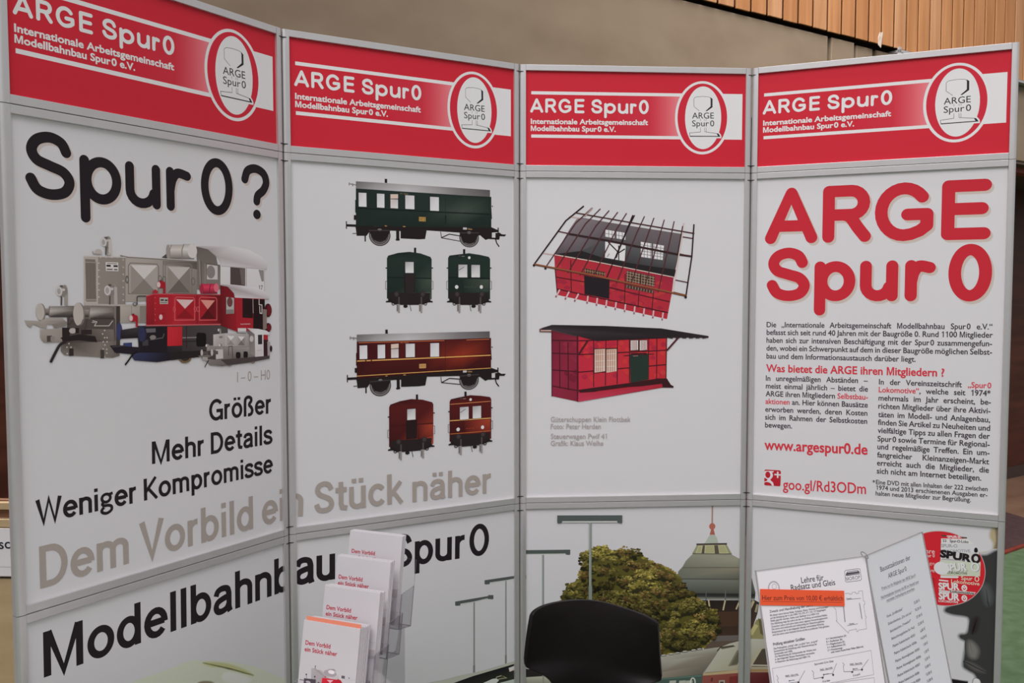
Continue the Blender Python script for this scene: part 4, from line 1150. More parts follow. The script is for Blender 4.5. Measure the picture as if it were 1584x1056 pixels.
def railcar_ends(shift, red):
    a = art(1, 1, (500, 250, 4.0625), shift)
    BODY = (76, 22, 22) if red else (30, 43, 38)
    HI = (150, 58, 40) if red else (62, 72, 62)
    LO = (54, 15, 17) if red else (24, 34, 31)
    K = (28, 22, 23)
    YL = (196, 150, 84)
    for x0, x1, yt, kind in ((400, 681, 566, 0), (784, 1048, 575, 1)):
        w = x1 - x0; cx = (x0 + x1) / 2
        ch = 570 if kind == 0 else 878
        a.quad(ch, yt - 26, ch + 14, yt + 14, K)
        # running gear
        a.poly([(x0 + 4, 815), (x1 - 4, 820), (x1 - 10, 880), (x1 - 60, 900), (x0 + 60, 900), (x0 + 14, 880)], K)
        for s in (0, 1):
            xx = x0 if s == 0 else x1
            d = 1 if s == 0 else -1
            a.poly([(xx + d * 4, 840), (xx + d * 26, 840), (xx + d * 34, 884), (xx - d * 8, 884), (xx - d * 6, 876), (xx + d * 8, 872)], K); a.ring(xx + d * 40, 892, 9, 9, 5, K, 12)
            a.line([(xx - d * 1, 750), (xx - d * 9, 752), (xx - d * 9, 800), (xx - d * 1, 802)], 3.5, (110, 104, 104)); a.line([(xx, 668), (xx - d * 9, 668)], 7, K)
        # body with a rounded roof
        top = [(x0, 860), (x0, 606), (x0 + 8, 590), (x0 + w * .25, yt + 7), (cx, yt), (x1 - w * .25, yt + 10), (x1 - 8, 598), (x1, 612), (x1, 864)]
        q = [BODY, BODY, BODY, BODY, BODY, BODY, BODY, BODY, BODY]
        a.poly(top, [LO, BODY, LO, LO, BODY, BODY, LO, BODY, HI if kind == 0 else BODY])
        px0, px1 = (x0 + w * .64, x1 - 4) if kind == 0 else (x0 + w * .35, x1 - 6)
        a.poly([(px0, 735), (px1, 740), (px1, 815), (px0, 830)], [BODY, HI, tuple((p + q_) // 2 for p, q_ in zip(HI, BODY)), LO])
        a.line([(x0 + 1, 727), (x1 - 1, 733)], 6, (16, 22, 20) if not red else (YL if kind else LO))
        if red and kind: a.line([(x0 + 4, 622), (x1 - 4, 625)], 4, (186, 120, 70)); a.line([(x0 + 4, 812), (x1 - 4, 814)], 4, (170, 96, 50))
        def win(u0, v0, u1, v1):
            p, r = a.uv((u0, v0)), a.uv((u1, v1))
            a._poly([(p.x - .0012, p.y + .0012), (r.x + .0012, p.y + .0012), (r.x + .0012, r.y - .0012), (p.x - .0012, r.y - .0012)], LO)
            a._poly([(p.x, p.y), (r.x, p.y), (r.x, r.y), (p.x, r.y)], [(150, 147, 149), (172, 170, 173), (208, 207, 210), (206, 204, 207)])
        if kind == 0:
            win(515, 629, 568, 699); a.quad(508, 702, 578, 822, (24, 19, 20)); a.poly([(512, 702), (576, 705), (572, 820), (516, 820)], (38, 32, 31) if not red else (34, 20, 22))
        else:
            win(849, 646, 905, 727); win(930, 648, 984, 727); a.line([(851, 682), (886, 660)], 3, K)
            a.ell(838, 787, 11, 12, (205, 198, 194)); a.ell(993, 787, 10, 12, (205, 198, 194)); a.ell(917, 603, 8, 9, (200, 194, 190)); a.line([(868, 594), (888, 594)], 4, (120, 112, 108)); a.ell(856, 591, 6, 6, (64, 58, 58)); a.text('Pwif 41', (888, 790), (940, 792), 8, HI, 0.004)
        # buffers, beam, wheels, coupling
        a.poly([(x0 + 10, 822), (x1 - 10, 826), (x1 - 12, 862), (x1 - 60, 898), (x0 + 62, 898), (x0 + 12, 858)], (34, 27, 28))
        for u in (x0 + w * .215, x0 + w * .80): a.ell(u, 832, 16, 18, (44, 38, 38)); a.ell(u, 832, 10, 12, (60, 52, 52))
        for u in (x0 + 60, x1 - 80) if kind == 0 else (x0 + 56, x1 - 76):
            a.poly([(u, 895), (u + 21, 895), (u + 21, 940), (u + 21, 950), (u + 10, 950), (u + 10, 942), (u, 940)], (132, 127, 126)); a.quad(u + 4, 900, u + 9, 936, (80, 74, 74)); a.poly([(u + 11, 850), (u + 20, 850), (u + 20, 895), (u + 11, 895)], (70, 64, 64))
        a.ell(cx - 24 if kind == 0 else cx + 28, 908, 14, 10, K); a.line([(cx + 4, 900), (cx + 12, 938)], 4, (60, 54, 54))
    return a
def shift_to(p_from, p_to):
    a = art(1, 1, (0, 0, 1))
    return tuple(a.uv(p_to) - a.uv(p_from))
sh_car = shift_to((596.7, 276.3), (597.5, 509.4))
sh_end = shift_to((633.0, 389.0), (635.8, 616.6))
railcar(None, (0, 0), False).build('railcar_picture', BOARD[1, 1], 'printed side view of the green railcar')
railcar_ends((0, 0), False).build('railcar_picture', BOARD[1, 1], 'printed end views of the green railcar')
railcar(None, sh_car, True).build('railcar_picture', BOARD[1, 1], 'printed side view of the maroon railcar')
railcar_ends(sh_end, True).build('railcar_picture', BOARD[1, 1], 'printed end views of the maroon railcar')
a = art(1, 1, (430, 700, 2.9675))
a.grot('n', (38, 295), (112, 289), 143, GY, .158)
a.build('grey_lettering', BOARD[1, 1], 'grey end of a letter cut by the frame')
a = art(1, 1, (430, 700, 2.9675))
a.grot('Stück', (166, 280), (571, 228), 143, GY, .158)
a.grot('näher', (614, 226), (978, 182), 126, GY, .158)
a.build('grey_lettering', BOARD[1, 1], 'large grey lettering')

# ------------------------------------------------------------------ third panel, upper: goods shed
def shed_frame():
    a = art(2, 1, (800, 290, 4.8))
    WD_, DK = (72, 38, 40), (34, 30, 32)
    # far roof slope seen from inside
    a.poly([(272, 494), (330, 410), (395, 300), (440, 235), (480, 222), (700, 262), (1228, 345), (1215, 430), (1165, 650), (900, 610), (560, 540)],
           [(70, 62, 66), (98, 88, 93), (112, 102, 107), (118, 108, 112), (104, 95, 98), (92, 84, 88), (96, 88, 92), (100, 92, 95), (58, 58, 60), (58, 58, 60), (56, 56, 58)])
    a.poly([(470, 470), (640, 400), (830, 430), (1190, 500), (1165, 665), (900, 622), (560, 546)], [(66, 66, 68), (72, 72, 74), (76, 76, 78), (84, 84, 86), (40, 38, 40), (40, 38, 40), (40, 38, 40)])
    a.poly([(280, 494), (480, 470), (640, 522), (830, 560), (1180, 610), (1166, 666), (900, 622), (560, 548)], (32, 29, 31))
    HOLE = (196, 194, 198)
    for pts in ([(655, 312), (806, 337), (803, 388), (655, 365)], [(654, 400), (806, 429), (798, 546), (652, 520)], [(918, 402), (1090, 431), (1080, 538), (918, 514)]): a.poly(pts, HOLE)
    for k in range(1, 6): x = 655 + k * 25; a.line([(x, 314 + k * 4), (x, 366 + k * 4)], 3.5, (84, 74, 78))
    a.line([(655, 340), (805, 364)], 3.5, (84, 74, 78)); a.poly([(722, 320), (738, 324), (738, 384), (722, 380)], (84, 76, 80))
    for k in range(1, 7): x = 918 + k * 24.5; a.line([(x, 404 + k * 4), (x, 516 + k * 3.4)], 3.5, (96, 88, 90))
    for k in range(1, 5): a.line([(918, 402 + k * 22.5), (1088, 431 + k * 21.5)], 3.5, (96, 88, 90))
    a.poly([(997, 415), (1010, 417), (1008, 530), (996, 528)], (84, 76, 80))
    a.line([(676, 405), (754, 484), (800, 455)], 9, (44, 36, 38)); a.line([(754, 430), (754, 538)], 8, (44, 36, 38)); a.line([(668, 514), (684, 490)], 9, (150, 138, 140)); a.line([(732, 525), (744, 505)], 8, (120, 108, 110))
    # front wall
    a.poly([(275, 502), (560, 550), (1162, 668), (1145, 800), (1112, 976), (296, 796), (280, 600)], [(150, 38, 50), (154, 38, 50), (134, 32, 54), (152, 38, 52), (158, 38, 50), (160, 40, 52), (158, 38, 50)])
    rnd = random.Random(3)
    for k in range(46):
        x = rnd.uniform(300, 1090); yt = 530 + (x - 300) * .19
        y = rnd.uniform(yt + 30, yt + 240)
        c = rnd.choice([(166, 46, 52), (142, 32, 50), (162, 50, 50), (138, 34, 52)])
        a.blob([(x - 26, y), (x, y - 14), (x + 26, y + 3), (x, y + 16)], c, 3)
    for pts in ([(397, 540), (402, 775)], [(803, 640), (797, 868)], [(905, 770), (897, 890)], [(1012, 770), (1000, 912)], [(690, 740), (798, 768)]): a.line(pts, 7, (72, 24, 32))
    a.line([(287, 664), (500, 700)], 8, (72, 24, 32)); a.line([(684, 744), (1134, 848)], 8, (72, 24, 32)); a.line([(292, 752), (500, 796), (1120, 928)], 9, (66, 22, 30)); a.line([(281, 600), (298, 798)], 7, (72, 24, 32))
    a.poly([(497, 652), (686, 686), (683, 826), (500, 790)], (30, 25, 30))
    a.poly([(500, 598), (656, 628), (652, 656), (498, 630)], (60, 44, 38))
    for k in range(9): a.line([(506 + k * 18, 604 + k * 3.4), (506 + k * 18, 630 + k * 3.4)], 3, (150, 122, 92))
    a.line([(500, 614), (654, 642)], 3, (150, 122, 92))
    a.poly([(812, 615), (1022, 660), (1018, 736), (808, 694)], (62, 48, 44)); a.poly([(808, 718), (1014, 764), (1010, 786), (806, 745)], (62, 48, 44))
    for k in range(10): a.line([(820 + k * 21, 620 + k * 4.4), (817 + k * 21, 696 + k * 4.3)], 3.4, (158, 136, 112)); a.line([(816 + k * 21, 724 + k * 4.6), (814 + k * 21, 744 + k * 4.4)], 3.4, (158, 136, 112))
    for k in range(4): a.line([(812, 626 + k * 20), (1020, 670 + k * 20)], 3.4, (158, 136, 112))
    a.poly([(914, 640), (924, 642), (920, 718), (910, 716)], (50, 36, 36))
    for k in range(12):
        x = 316 + k * 69.7; y = 757 + k * 15.5
        a.line([(x, y), (x - 12, y + 24), (x - 26, y + 50)] if k < 3 else [(x, y), (x - 6, y + 58)], 11, (190, 160, 166)); a.line([(x - 26 if k < 3 else x - 6, y + 44), (x - 30 if k < 3 else x - 8, y + 58)], 11, (128, 84, 92))
    a.line([(275, 497), (560, 546), (1162, 665)], 6, (196, 176, 164))
    # rafters, purlins
    a.line([(300, 324), (384, 342)], 9, WD_); a.line([(384, 344), (640, 388), (1190, 496), (1296, 511)], 15, (44, 28, 30))
    for p, q in (((190, 487), (300, 502)), ((385, 215), (470, 228))): a.line([p, q], 8, (176, 150, 146))
    for p, q in (((1175, 686), (1262, 704)), ((1160, 776), (1252, 798)), ((1205, 492), (1296, 511)), ((1228, 366), (1310, 379))): a.line([p, q], 8, (70, 40, 42))
    tops = [(495, 137), (557, 150), (618, 157), (683, 170), (747, 182), (812, 190), (872, 205), (945, 213), (1015, 225), (1092, 238), (1165, 250), (1238, 265), (1312, 272)]
    bots = [(120, 578), (205, 600), (290, 600), (375, 632), (465, 652), (560, 670), (655, 690), (735, 712), (840, 730), (942, 750), (1045, 776), (1150, 800), (1250, 820)]
    for k, (t, bt) in enumerate(zip(tops, bots)):
        mid = (t[0] + (bt[0] - t[0]) * (.36 - .012 * k), t[1] + (bt[1] - t[1]) * (.25 + .0 * k) - 0)
        w = 11 if k in (0, 12) else 8
        if k == 12: mid = (1296, 510)
        a.line([t, mid, bt], w, (40, 22, 25) if k in (0, 6, 12) else WD_)
    a.line([(860, 205), (730, 520)], 12, (36, 22, 25)); a.line([(1240, 265), (1200, 500), (1150, 800)], 8, (192, 172, 164)); a.line([(1228, 285), (1190, 500)], 7, (40, 24, 27))
    a.line([(430, 187), (800, 252), (1315, 341)], 9, (60, 30, 33)); a.line([(125, 568), (560, 650), (1258, 803)], 11, (122, 74, 48)); a.line([(125, 575), (560, 657), (1258, 810)], 4, (66, 36, 32)); a.line([(560, 150), (500, 215)], 9, (150, 128, 124))
    a.ell(124, 578, 9, 9, (36, 20, 22)); a.ell(1250, 812, 10, 12, (36, 20, 22)); a.ell(210, 600, 9, 9, (36, 20, 22))
    return a
def shed():
    a = art(2, 1, (800, 480, 4.4))
    T = (62, 20, 30)
    a.poly([(232, 128), (412, 165), (415, 620), (234, 582)], [(98, 26, 40), (118, 32, 50), (114, 30, 48), (124, 34, 56)])
    a.poly([(412, 165), (1020, 180), (1014, 520), (415, 622)], [(166, 36, 54), (172, 42, 46), (168, 38, 46), (168, 40, 58)])
    rnd = random.Random(8)
    for k in range(70):
        x = rnd.uniform(250, 1000); y = rnd.uniform(215, 480)
        c = rnd.choice([(178, 46, 48), (158, 34, 54), (174, 50, 50), (150, 34, 54)]) if x > 430 else rnd.choice([(126, 36, 54), (104, 26, 44), (118, 34, 58)])
        if 405 < x < 440: continue
        a.blob([(x - 20, y), (x, y - 18), (x + 20, y + 2), (x, y + 18)], c, 3)
    for p, q in (((232, 203), (408, 205)), ((234, 290), (412, 297)), ((234, 404), (412, 416)), ((236, 513), (414, 545)), ((415, 206), (1018, 186)), ((415, 301), (1018, 270)), ((415, 420), (1015, 368))): a.line([p, q], 7, T)
    for p, q in (((288, 210), (290, 530)), ((345, 215), (348, 540)), ((520, 195), (520, 520)), ((604, 190), (600, 510)), ((682, 190), (680, 500)), ((764, 190), (764, 490)), ((894, 186), (892, 470)), ((950, 186), (948, 465)), ((1016, 186), (1012, 465))): a.line([p, q], 6, T)
    a.line([(410, 165), (412, 620)], 11, (70, 20, 32)); a.line([(236, 130), (236, 584)], 6, (70, 22, 34))
    a.poly([(520, 258), (680, 254), (680, 412), (524, 428)], (60, 26, 28))
    for x0, x1 in ((526, 598), (607, 676)): a.poly([(x0, 264), (x1, 261), (x1, 413), (x0, 423)], [(176, 142, 128), (186, 158, 142), (196, 172, 158), (190, 162, 150)])
    for x in (540, 552, 566, 580, 618, 634, 648, 662): a.line([(x, 266), (x, 416)], 4, (140, 104, 92))
    for y in (300, 345, 385): a.line([(528, y), (598, y - 3)], 3, (204, 186, 176)); a.line([(609, y - 4), (675, y - 7)], 3, (204, 186, 176))
    a.poly([(766, 198), (886, 198), (884, 272), (768, 276)], (60, 26, 28))
    for x0, x1 in ((772, 822), (834, 882)):
        a.poly([(x0, 204), (x1, 203), (x1, 268), (x0, 271)], (198, 186, 182))
        for k in range(1, 5): a.line([(x0 + k * 10, 206), (x0 + k * 10, 268)], 4, (110, 66, 66))
    a.poly([(766, 296), (892, 292), (892, 470), (770, 492)], (34, 46, 40)); a.line([(725, 307), (768, 306)], 5, (50, 26, 28)); a.line([(888, 297), (930, 296)], 5, (50, 26, 28)); a.poly([(775, 290), (880, 288), (880, 308), (850, 298), (815, 310), (775, 300)], (58, 22, 26)); a.line([(788, 310), (822, 308)], 4, (140, 110, 106))
    a.poly([(415, 540), (520, 525), (770, 492), (960, 462), (1018, 462), (1045, 505), (1064, 515), (1062, 525), (985, 524), (985, 506), (760, 520), (560, 546), (470, 566), (425, 558)], (48, 22, 25))
    a.poly([(415, 560), (560, 552), (985, 498), (990, 522), (415, 622)], [(158, 42, 64), (156, 40, 58), (148, 34, 48), (148, 34, 48), (170, 52, 76)])
    for k in range(7): x = 450 + k * 78; a.line([(x, 553 - k * 11), (x + 40, 547 - k * 11)], 12, (56, 20, 26))
    # roof
    a.poly([(150, 128), (235, 128), (235, 148), (152, 146)], (84, 46, 44)); a.poly([(158, 134), (232, 132), (232, 141), (160, 141)], (176, 150, 142))
    a.poly([(150, 125), (235, 98), (600, 105), (980, 122), (1302, 174), (1300, 186), (1150, 184), (1018, 186), (700, 200), (540, 208), (405, 172), (300, 146), (236, 134)], [(42, 34, 36), (34, 28, 31), (30, 26, 29), (32, 27, 30), (44, 36, 40), (40, 30, 33), (34, 28, 31), (30, 25, 28), (30, 25, 28), (34, 28, 31), (44, 36, 40), (50, 42, 46), (52, 44, 48)])
    for k in range(6): x = 1050 + k * 46; a.line([(x - 20, 183 + k), (x + 8, 188 - k)], 8, (44, 32, 35))
    a.line([(482, 202), (420, 296)], 13, (70, 24, 30)); a.line([(1092, 188), (1018, 272)], 12, (70, 26, 32)); a.line([(236, 134), (405, 176)], 5, (70, 56, 60))
    return a
shed_frame().build('shed_picture', BOARD[2, 1], 'printed picture of the open shed skeleton')
shed().build('shed_picture', BOARD[2, 1], 'printed picture of the finished red shed')
a = art(2, 1, (800, 480, 4.4))
for s_, y, x in (('Güterschuppen Klein Flottbek', 756, 771), ('Foto: Peter Harden', 804, 568), ('Steuerwagen Pwif 41', 871, 609), ('Grafik: Klaus Weihe', 918, 585)):
    a.text(s_, (228, y), (x, y), 33, (150, 142, 140), 0.010)
a.build('caption_lettering', BOARD[2, 1])

# ------------------------------------------------------------------ fourth panel, upper: heading and text
a = art(3, 1, (1150, 260, 3.65))
b1 = [('A', 123, 420), ('R', 447, 723), ('G', 742, 1074), ('E', 1118, 1400)]
b2 = [('S', 132, 376), ('p', 400, 632), ('u', 657, 873), ('r', 911, 1085), ('0', 1157, 1404)]
for off, c in (((11, 14), (174, 163, 155)), ((0, 0), RD)):
    a.round_word(b1, (150, 429), (1380, 401), (270, 107), (1380, 62), 0.735, 0.30, 63, c, off)
    a.round_word(b2, (250, 751), (1280, 752), (250, 446), (1280, 430), 0.735, 0.265, 60, c, off)
a.build('heading_lettering', BOARD[3, 1], 'big red heading with round letter ends')
a = art(3, 1, (1150, 480, 3.2995))
TX = (48, 44, 50)
RT = (184, 48, 60)
def lines(rows, h, w, just=None, alt=RT, c=TX):
    for s_, l, r, j in rows:
        a.text(s_, l, r, h, c, w, just if j else None, alt)
jf = a.text('bau und dem Informationsaustausch darüber liegt.', (118, 245), (878, 262), 26, TX, 0.016)
lines([('Die „Internationale Arbeitsgemeinschaft Modellbahnbau Spur~0 e.V.“', (119, 85), (1270, 97), 1),
       ('befasst sich seit rund 40 Jahren mit der Baugröße 0. Rund 1100 Mitglieder', (119, 124), (1272, 139), 1),
       ('haben sich zur intensiven Beschäftigung mit der Spur~0 zusammengefun-', (118, 164), (1268, 183), 1),
       ('den, wobei ein Schwerpunkt auf dem in dieser Baugröße möglichen Selbst-', (118, 204), (1268, 226), 1)], 26, 0.016, jf)
lines([('In unregelmäßigen Abständen –', (115, 358), (634, 371), 1), ('meist einmal jährlich – bietet die', (115, 397), (635, 414), 1),
       ('ARGE ihren Mitgliedern {Selbstbau-}', (114, 437), (635, 455), 1), ('{aktionen} an. Hier können Bausätze', (113, 476), (634, 495), 1),
       ('erworben werden, deren Kosten', (112, 516), (632, 537), 1), ('sich im Rahmen der Selbstkosten', (111, 556), (631, 578), 1), ('bewegen.', (111, 596), (248, 602), 0)], 26, 0.016, jf)
lines([('In der Vereinszeitschrift {„Spur~0}', (692, 377), (1264, 397), 1), ('{Lokomotive“}, welche seit 1974*', (691, 417), (1260, 437), 1),
       ('mehrmals im Jahr erscheint, be-', (690, 459), (1262, 481), 1), ('richten Mitglieder über ihre Aktivi-', (689, 500), (1260, 526), 1),
       ('täten im Modell- und Anlagenbau,', (688, 543), (1258, 571), 1), ('finden Sie Artikel zu Neuheiten und', (687, 583), (1258, 614), 1),
       ('vielfältige Tipps zu allen Fragen der', (686, 624), (1257, 655), 1), ('Spur~0 sowie Termine für Regional-', (685, 667), (1256, 697), 1),
       ('und regelmäßige Treffen. Ein um-', (684, 707), (1255, 740), 1), ('fangreicher Kleinanzeigen-Markt', (683, 749), (1253, 785), 1),
       ('erreicht auch die Mitglieder, die', (682, 790), (1252, 828), 1), ('sich nicht am Internet beteiligen.', (681, 831), (1213, 868), 0)], 27, 0.016, jf)
a.text('*', (660, 888), (673, 888), 22, TX, 0.014)
lines([('Eine DVD mit allen Inhalten der 222 zwischen', (677, 886), (1246, 922), 0), ('1974 und 2013 erschienenen Ausgaben er-', (678, 914), (1245, 953), 0), ('halten neue Mitglieder zur Begrüßung.', (675, 943), (1160, 977), 0)], 22, 0.013)
a.build('text_lettering', BOARD[3, 1])
a = art(3, 1, (1150, 480, 3.2995))
a.text('Was bietet die ARGE ihren Mitgliedern ?', (117, 312), (1024, 337), 37, RT, 0.022)
a.text('www.argespur0.de', (109, 709), (632, 735), 50, RT, 0.022)
a.text('goo.gl/Rd3ODm', (202, 912), (625, 936), 52, RT, 0.010)
a.build('red_lettering', BOARD[3, 1], 'red lines of lettering')
a = art(3, 1, (1180, 690, 15.09))
CR, CW = (160, 30, 42), (196, 190, 194)
a.poly([(52, 548), (70, 543), (385, 560), (412, 572), (422, 600), (412, 905), (400, 925), (375, 932), (50, 908), (34, 890), (40, 570)], CR)
a.poly([(40, 585), (75, 572), (262, 578), (235, 615), (205, 612), (232, 650), (236, 690), (215, 735), (180, 770), (176, 790), (235, 840), (252, 885), (258, 922), (212, 918), (190, 870), (140, 840), (90, 830), (35, 842), (34, 820), (100, 800), (112, 772), (70, 745), (44, 735), (34, 735)], CW)
a.ell(118, 665, 60, 76, CR, 24)
a.poly([(34, 752), (70, 760), (100, 772), (98, 802), (70, 815), (34, 824)], CR)
a.blob([(36, 880), (60, 852), (110, 846), (165, 868), (200, 905), (150, 914), (60, 908)], CR)
a.line([(270, 658), (420, 668)], 34, CW); a.line([(348, 592), (346, 740)], 34, CW)
a.build('web_emblem', BOARD[3, 1], 'red square emblem with letter g and plus')

# ------------------------------------------------------------------ lower row of prints
a = art(0, 0, (0, 560, 2.129))
a.grot('Modellbahnb', (141, 1040), (958, 746.5), 150, BK, .165)
a.build('heading_lettering', BOARD[0, 0])
a = art(0, 0, (40, 960, 3.7714))
BGW = (158, 156, 159)
a.soft([(560, 400), (612, 362), (720, 320), (850, 275), (950, 236), (1010, 229), (1080, 240), (1180, 237), (1270, 252), (1360, 276), (1450, 314), (1560, 372), (1640, 500), (1700, 1400), (1700, 2600), (-200, 2900), (0, 1200), (300, 620), (470, 470)], 10, (184, 188, 170), (187, 184, 188))
a.soft([(1030, 243), (1100, 240), (1190, 252), (1290, 290), (1330, 320), (1250, 300), (1160, 274), (1080, 268)], 12, (168, 168, 122), (184, 188, 170))
a.soft([(1160, 300), (1240, 310), (1320, 345), (1250, 370), (1150, 345)], 14, (200, 200, 190), (184, 188, 170))
a.soft([(1000, 362), (1040, 350), (1090, 356), (1100, 380), (1000, 385)], 10, (120, 110, 90), (184, 188, 170))
a.build('mound_picture', BOARD[0, 0], 'printed pale green mound')

a = art(1, 0, (430, 700, 2.9675))
a.grot('au', (78, 608), (262, 580), 166, BK, .163)
a.build('heading_lettering', BOARD[1, 0])
a = art(1, 0, (430, 700, 2.9675))
a.grot('Spur', (524, 531), (858, 482), 150, BK, .163)
a.grot('0', (880, 478), (966, 465), 144, BK, .163)
a.build('heading_lettering', BOARD[1, 0])
def lamp_post(a, x0, y0, x1, y1, th, px0, px1, ybot, dark=(74, 80, 78), pole=(112, 118, 112)):
    a.line([(px0, (y0 + y1) / 2), (px0, ybot)], px1 - px0, pole)
    a.line([(px0 - (px1 - px0) * .25, (y0 + y1) / 2), (px0 - (px1 - px0) * .25, ybot)], (px1 - px0) * .3, (150, 154, 148))
    a.line([(px0, ybot - (ybot - y0) * .25), (px0, ybot)], (px1 - px0) * 1.35, pole)
    a.line([(x0, y0), (x1, y1)], th, dark)
    a.line([(x0 + 26, y0 + th * .62), (x1 - 26, y1 + th * .62)], th * .26, (172, 174, 170))
    for x, y in ((x0, y0), (x1, y1)):
        d = 1 if x == x0 else -1
        a.poly([(x, y - th * .5), (x + d * 24, y - th * .5), (x + d * 24, y + th * .8), (x + d * 4, y + th * .9), (x, y + th * .7)], dark)
a = art(1, 0, (430, 700, 2.9675))
lamp_post(a, 948, 592, 1150, 562, 14, 1046, 1053, 1040)
lamp_post(a, 813, 690, 989, 660, 14, 900, 908, 1070)
a.crop = (680, 960, 11.0)
a.poly([(-2600, 1500), (-260, 1075), (220, 1050), (1320, 800), (1320, 7000), (-2600, 7000)], (122, 124, 112))
a.soft([(-260, 1075), (100, 1000), (340, 935), (700, 858), (1320, 680), (1320, 735), (560, 950), (220, 1055), (0, 1110), (-260, 1140)], 16, (166, 168, 154), (166, 164, 167))
a.poly([(220, 1062), (560, 940), (1120, 776), (1320, 716), (1320, 980), (1160, 1020), (1080, 1090), (700, 1120), (150, 1140)], [(30, 28, 30), (28, 27, 31), (24, 24, 28), (40, 38, 36), (50, 50, 44), (44, 46, 38), (40, 42, 34), (34, 40, 32), (30, 28, 30)])
a.poly([(1175, 800), (1320, 745), (1320, 815), (1190, 865)], [(200, 204, 198), (198, 200, 194), (190, 178, 160), (196, 184, 170)])
a.poly([(740, 1056), (900, 985), (970, 975), (1010, 1010), (930, 1100), (740, 1100)], (186, 190, 184)); a.line([(960, 960), (1050, 930), (1140, 970), (1000, 990)], 14, (160, 158, 130)); a.ell(1065, 945, 26, 22, (70, 66, 46))
a.poly([(1000, 1060), (1320, 975), (1320, 1100), (1000, 1100)], (168, 178, 168))
a.build('platform_picture', BOARD[1, 0], 'printed picture of platform lamps and a dark roof')

# tree, tower and train across the two right-hand low panels
def tower(a):
    D1, D2, D3 = (130, 131, 116), (106, 107, 96), (76, 78, 72)
    a.quad(1039, 100, 1046, 236, (150, 122, 114)); a.ell(1042, 247, 16, 17, (158, 92, 78)); a.poly([(1036, 262), (1049, 262), (1057, 292), (1028, 292)], (152, 88, 76))
    a.poly([(1003, 334), (1022, 302), (1030, 290), (1056, 290), (1066, 306), (1074, 334)], (156, 164, 152))
    a.poly([(938, 388), (966, 336), (1114, 336), (1144, 390)], (134, 132, 104)); a.line([(960, 340), (1118, 337)], 9, (66, 60, 54))
    for pts in ([(958, 384), (972, 348), (990, 347), (984, 385)], [(1003, 386), (1006, 346), (1050, 345), (1054, 385)], [(1078, 385), (1074, 346), (1106, 345), (1124, 384)]):
        a.poly(pts, (152, 150, 112)); a.line(pts, 3, (176, 173, 140), closed=True)
    a.poly([(986, 386), (994, 346), (1004, 346), (1001, 388)], (78, 72, 62)); a.poly([(1055, 388), (1052, 345), (1072, 345), (1078, 388)], (78, 72, 62)); a.line([(940, 388), (1142, 390)], 6, (84, 82, 70))
    a.poly([(940, 390), (1142, 392), (1190, 418), (1226, 460), (886, 460), (905, 425)], [D1, D1, (140, 138, 120), (120, 118, 100), D2, D1])
    a.poly([(886, 458), (1226, 458), (1240, 500), (1242, 524), (862, 520), (866, 480)], [D2, (128, 122, 102), D2, D3, (96, 100, 92), (100, 104, 94)]); a.line([(886, 460), (1226, 460)], 4, (88, 84, 72)); a.line([(862, 518), (1242, 522)], 5, (70, 68, 60))
    a.poly([(862, 520), (1242, 524), (1266, 590), (1262, 625), (930, 625), (880, 570)], [(102, 108, 100), (104, 106, 94), (78, 80, 72), (44, 44, 42), (44, 46, 44), (88, 94, 90)])
    a.line([(900, 598), (1266, 602)], 14, (40, 40, 40)); a.line([(920, 618), (1262, 622)], 10, (110, 112, 104)); a.line([(1110, 575), (1110, 640)], 6, (86, 90, 84)); a.line([(1010, 580), (1010, 640)], 5, (78, 82, 78))
    a.poly([(960, 628), (1262, 628), (1285, 640), (1270, 730), (1225, 800), (1190, 850), (1000, 850), (980, 720)], [(34, 28, 26), (38, 31, 28), (60, 50, 44), (58, 44, 36), (70, 52, 40), (62, 46, 36), (56, 44, 36), (54, 42, 36)])
    a.poly([(1000, 690), (1190, 685), (1190, 760), (1000, 770)], (64, 46, 34)); a.quad(1000, 814, 1196, 842, (92, 86, 82)); a.quad(1000, 842, 1196, 880, (84, 72, 62))
    for x0, y0, x1, y1 in ((1023, 628, 1030, 680), (1109, 628, 1098, 680), (1185, 628, 1165, 676), (1248, 628, 1232, 672), (1268, 630, 1262, 680)): a.line([(x0, y0), (x1, y1)], 8, (164, 152, 122))
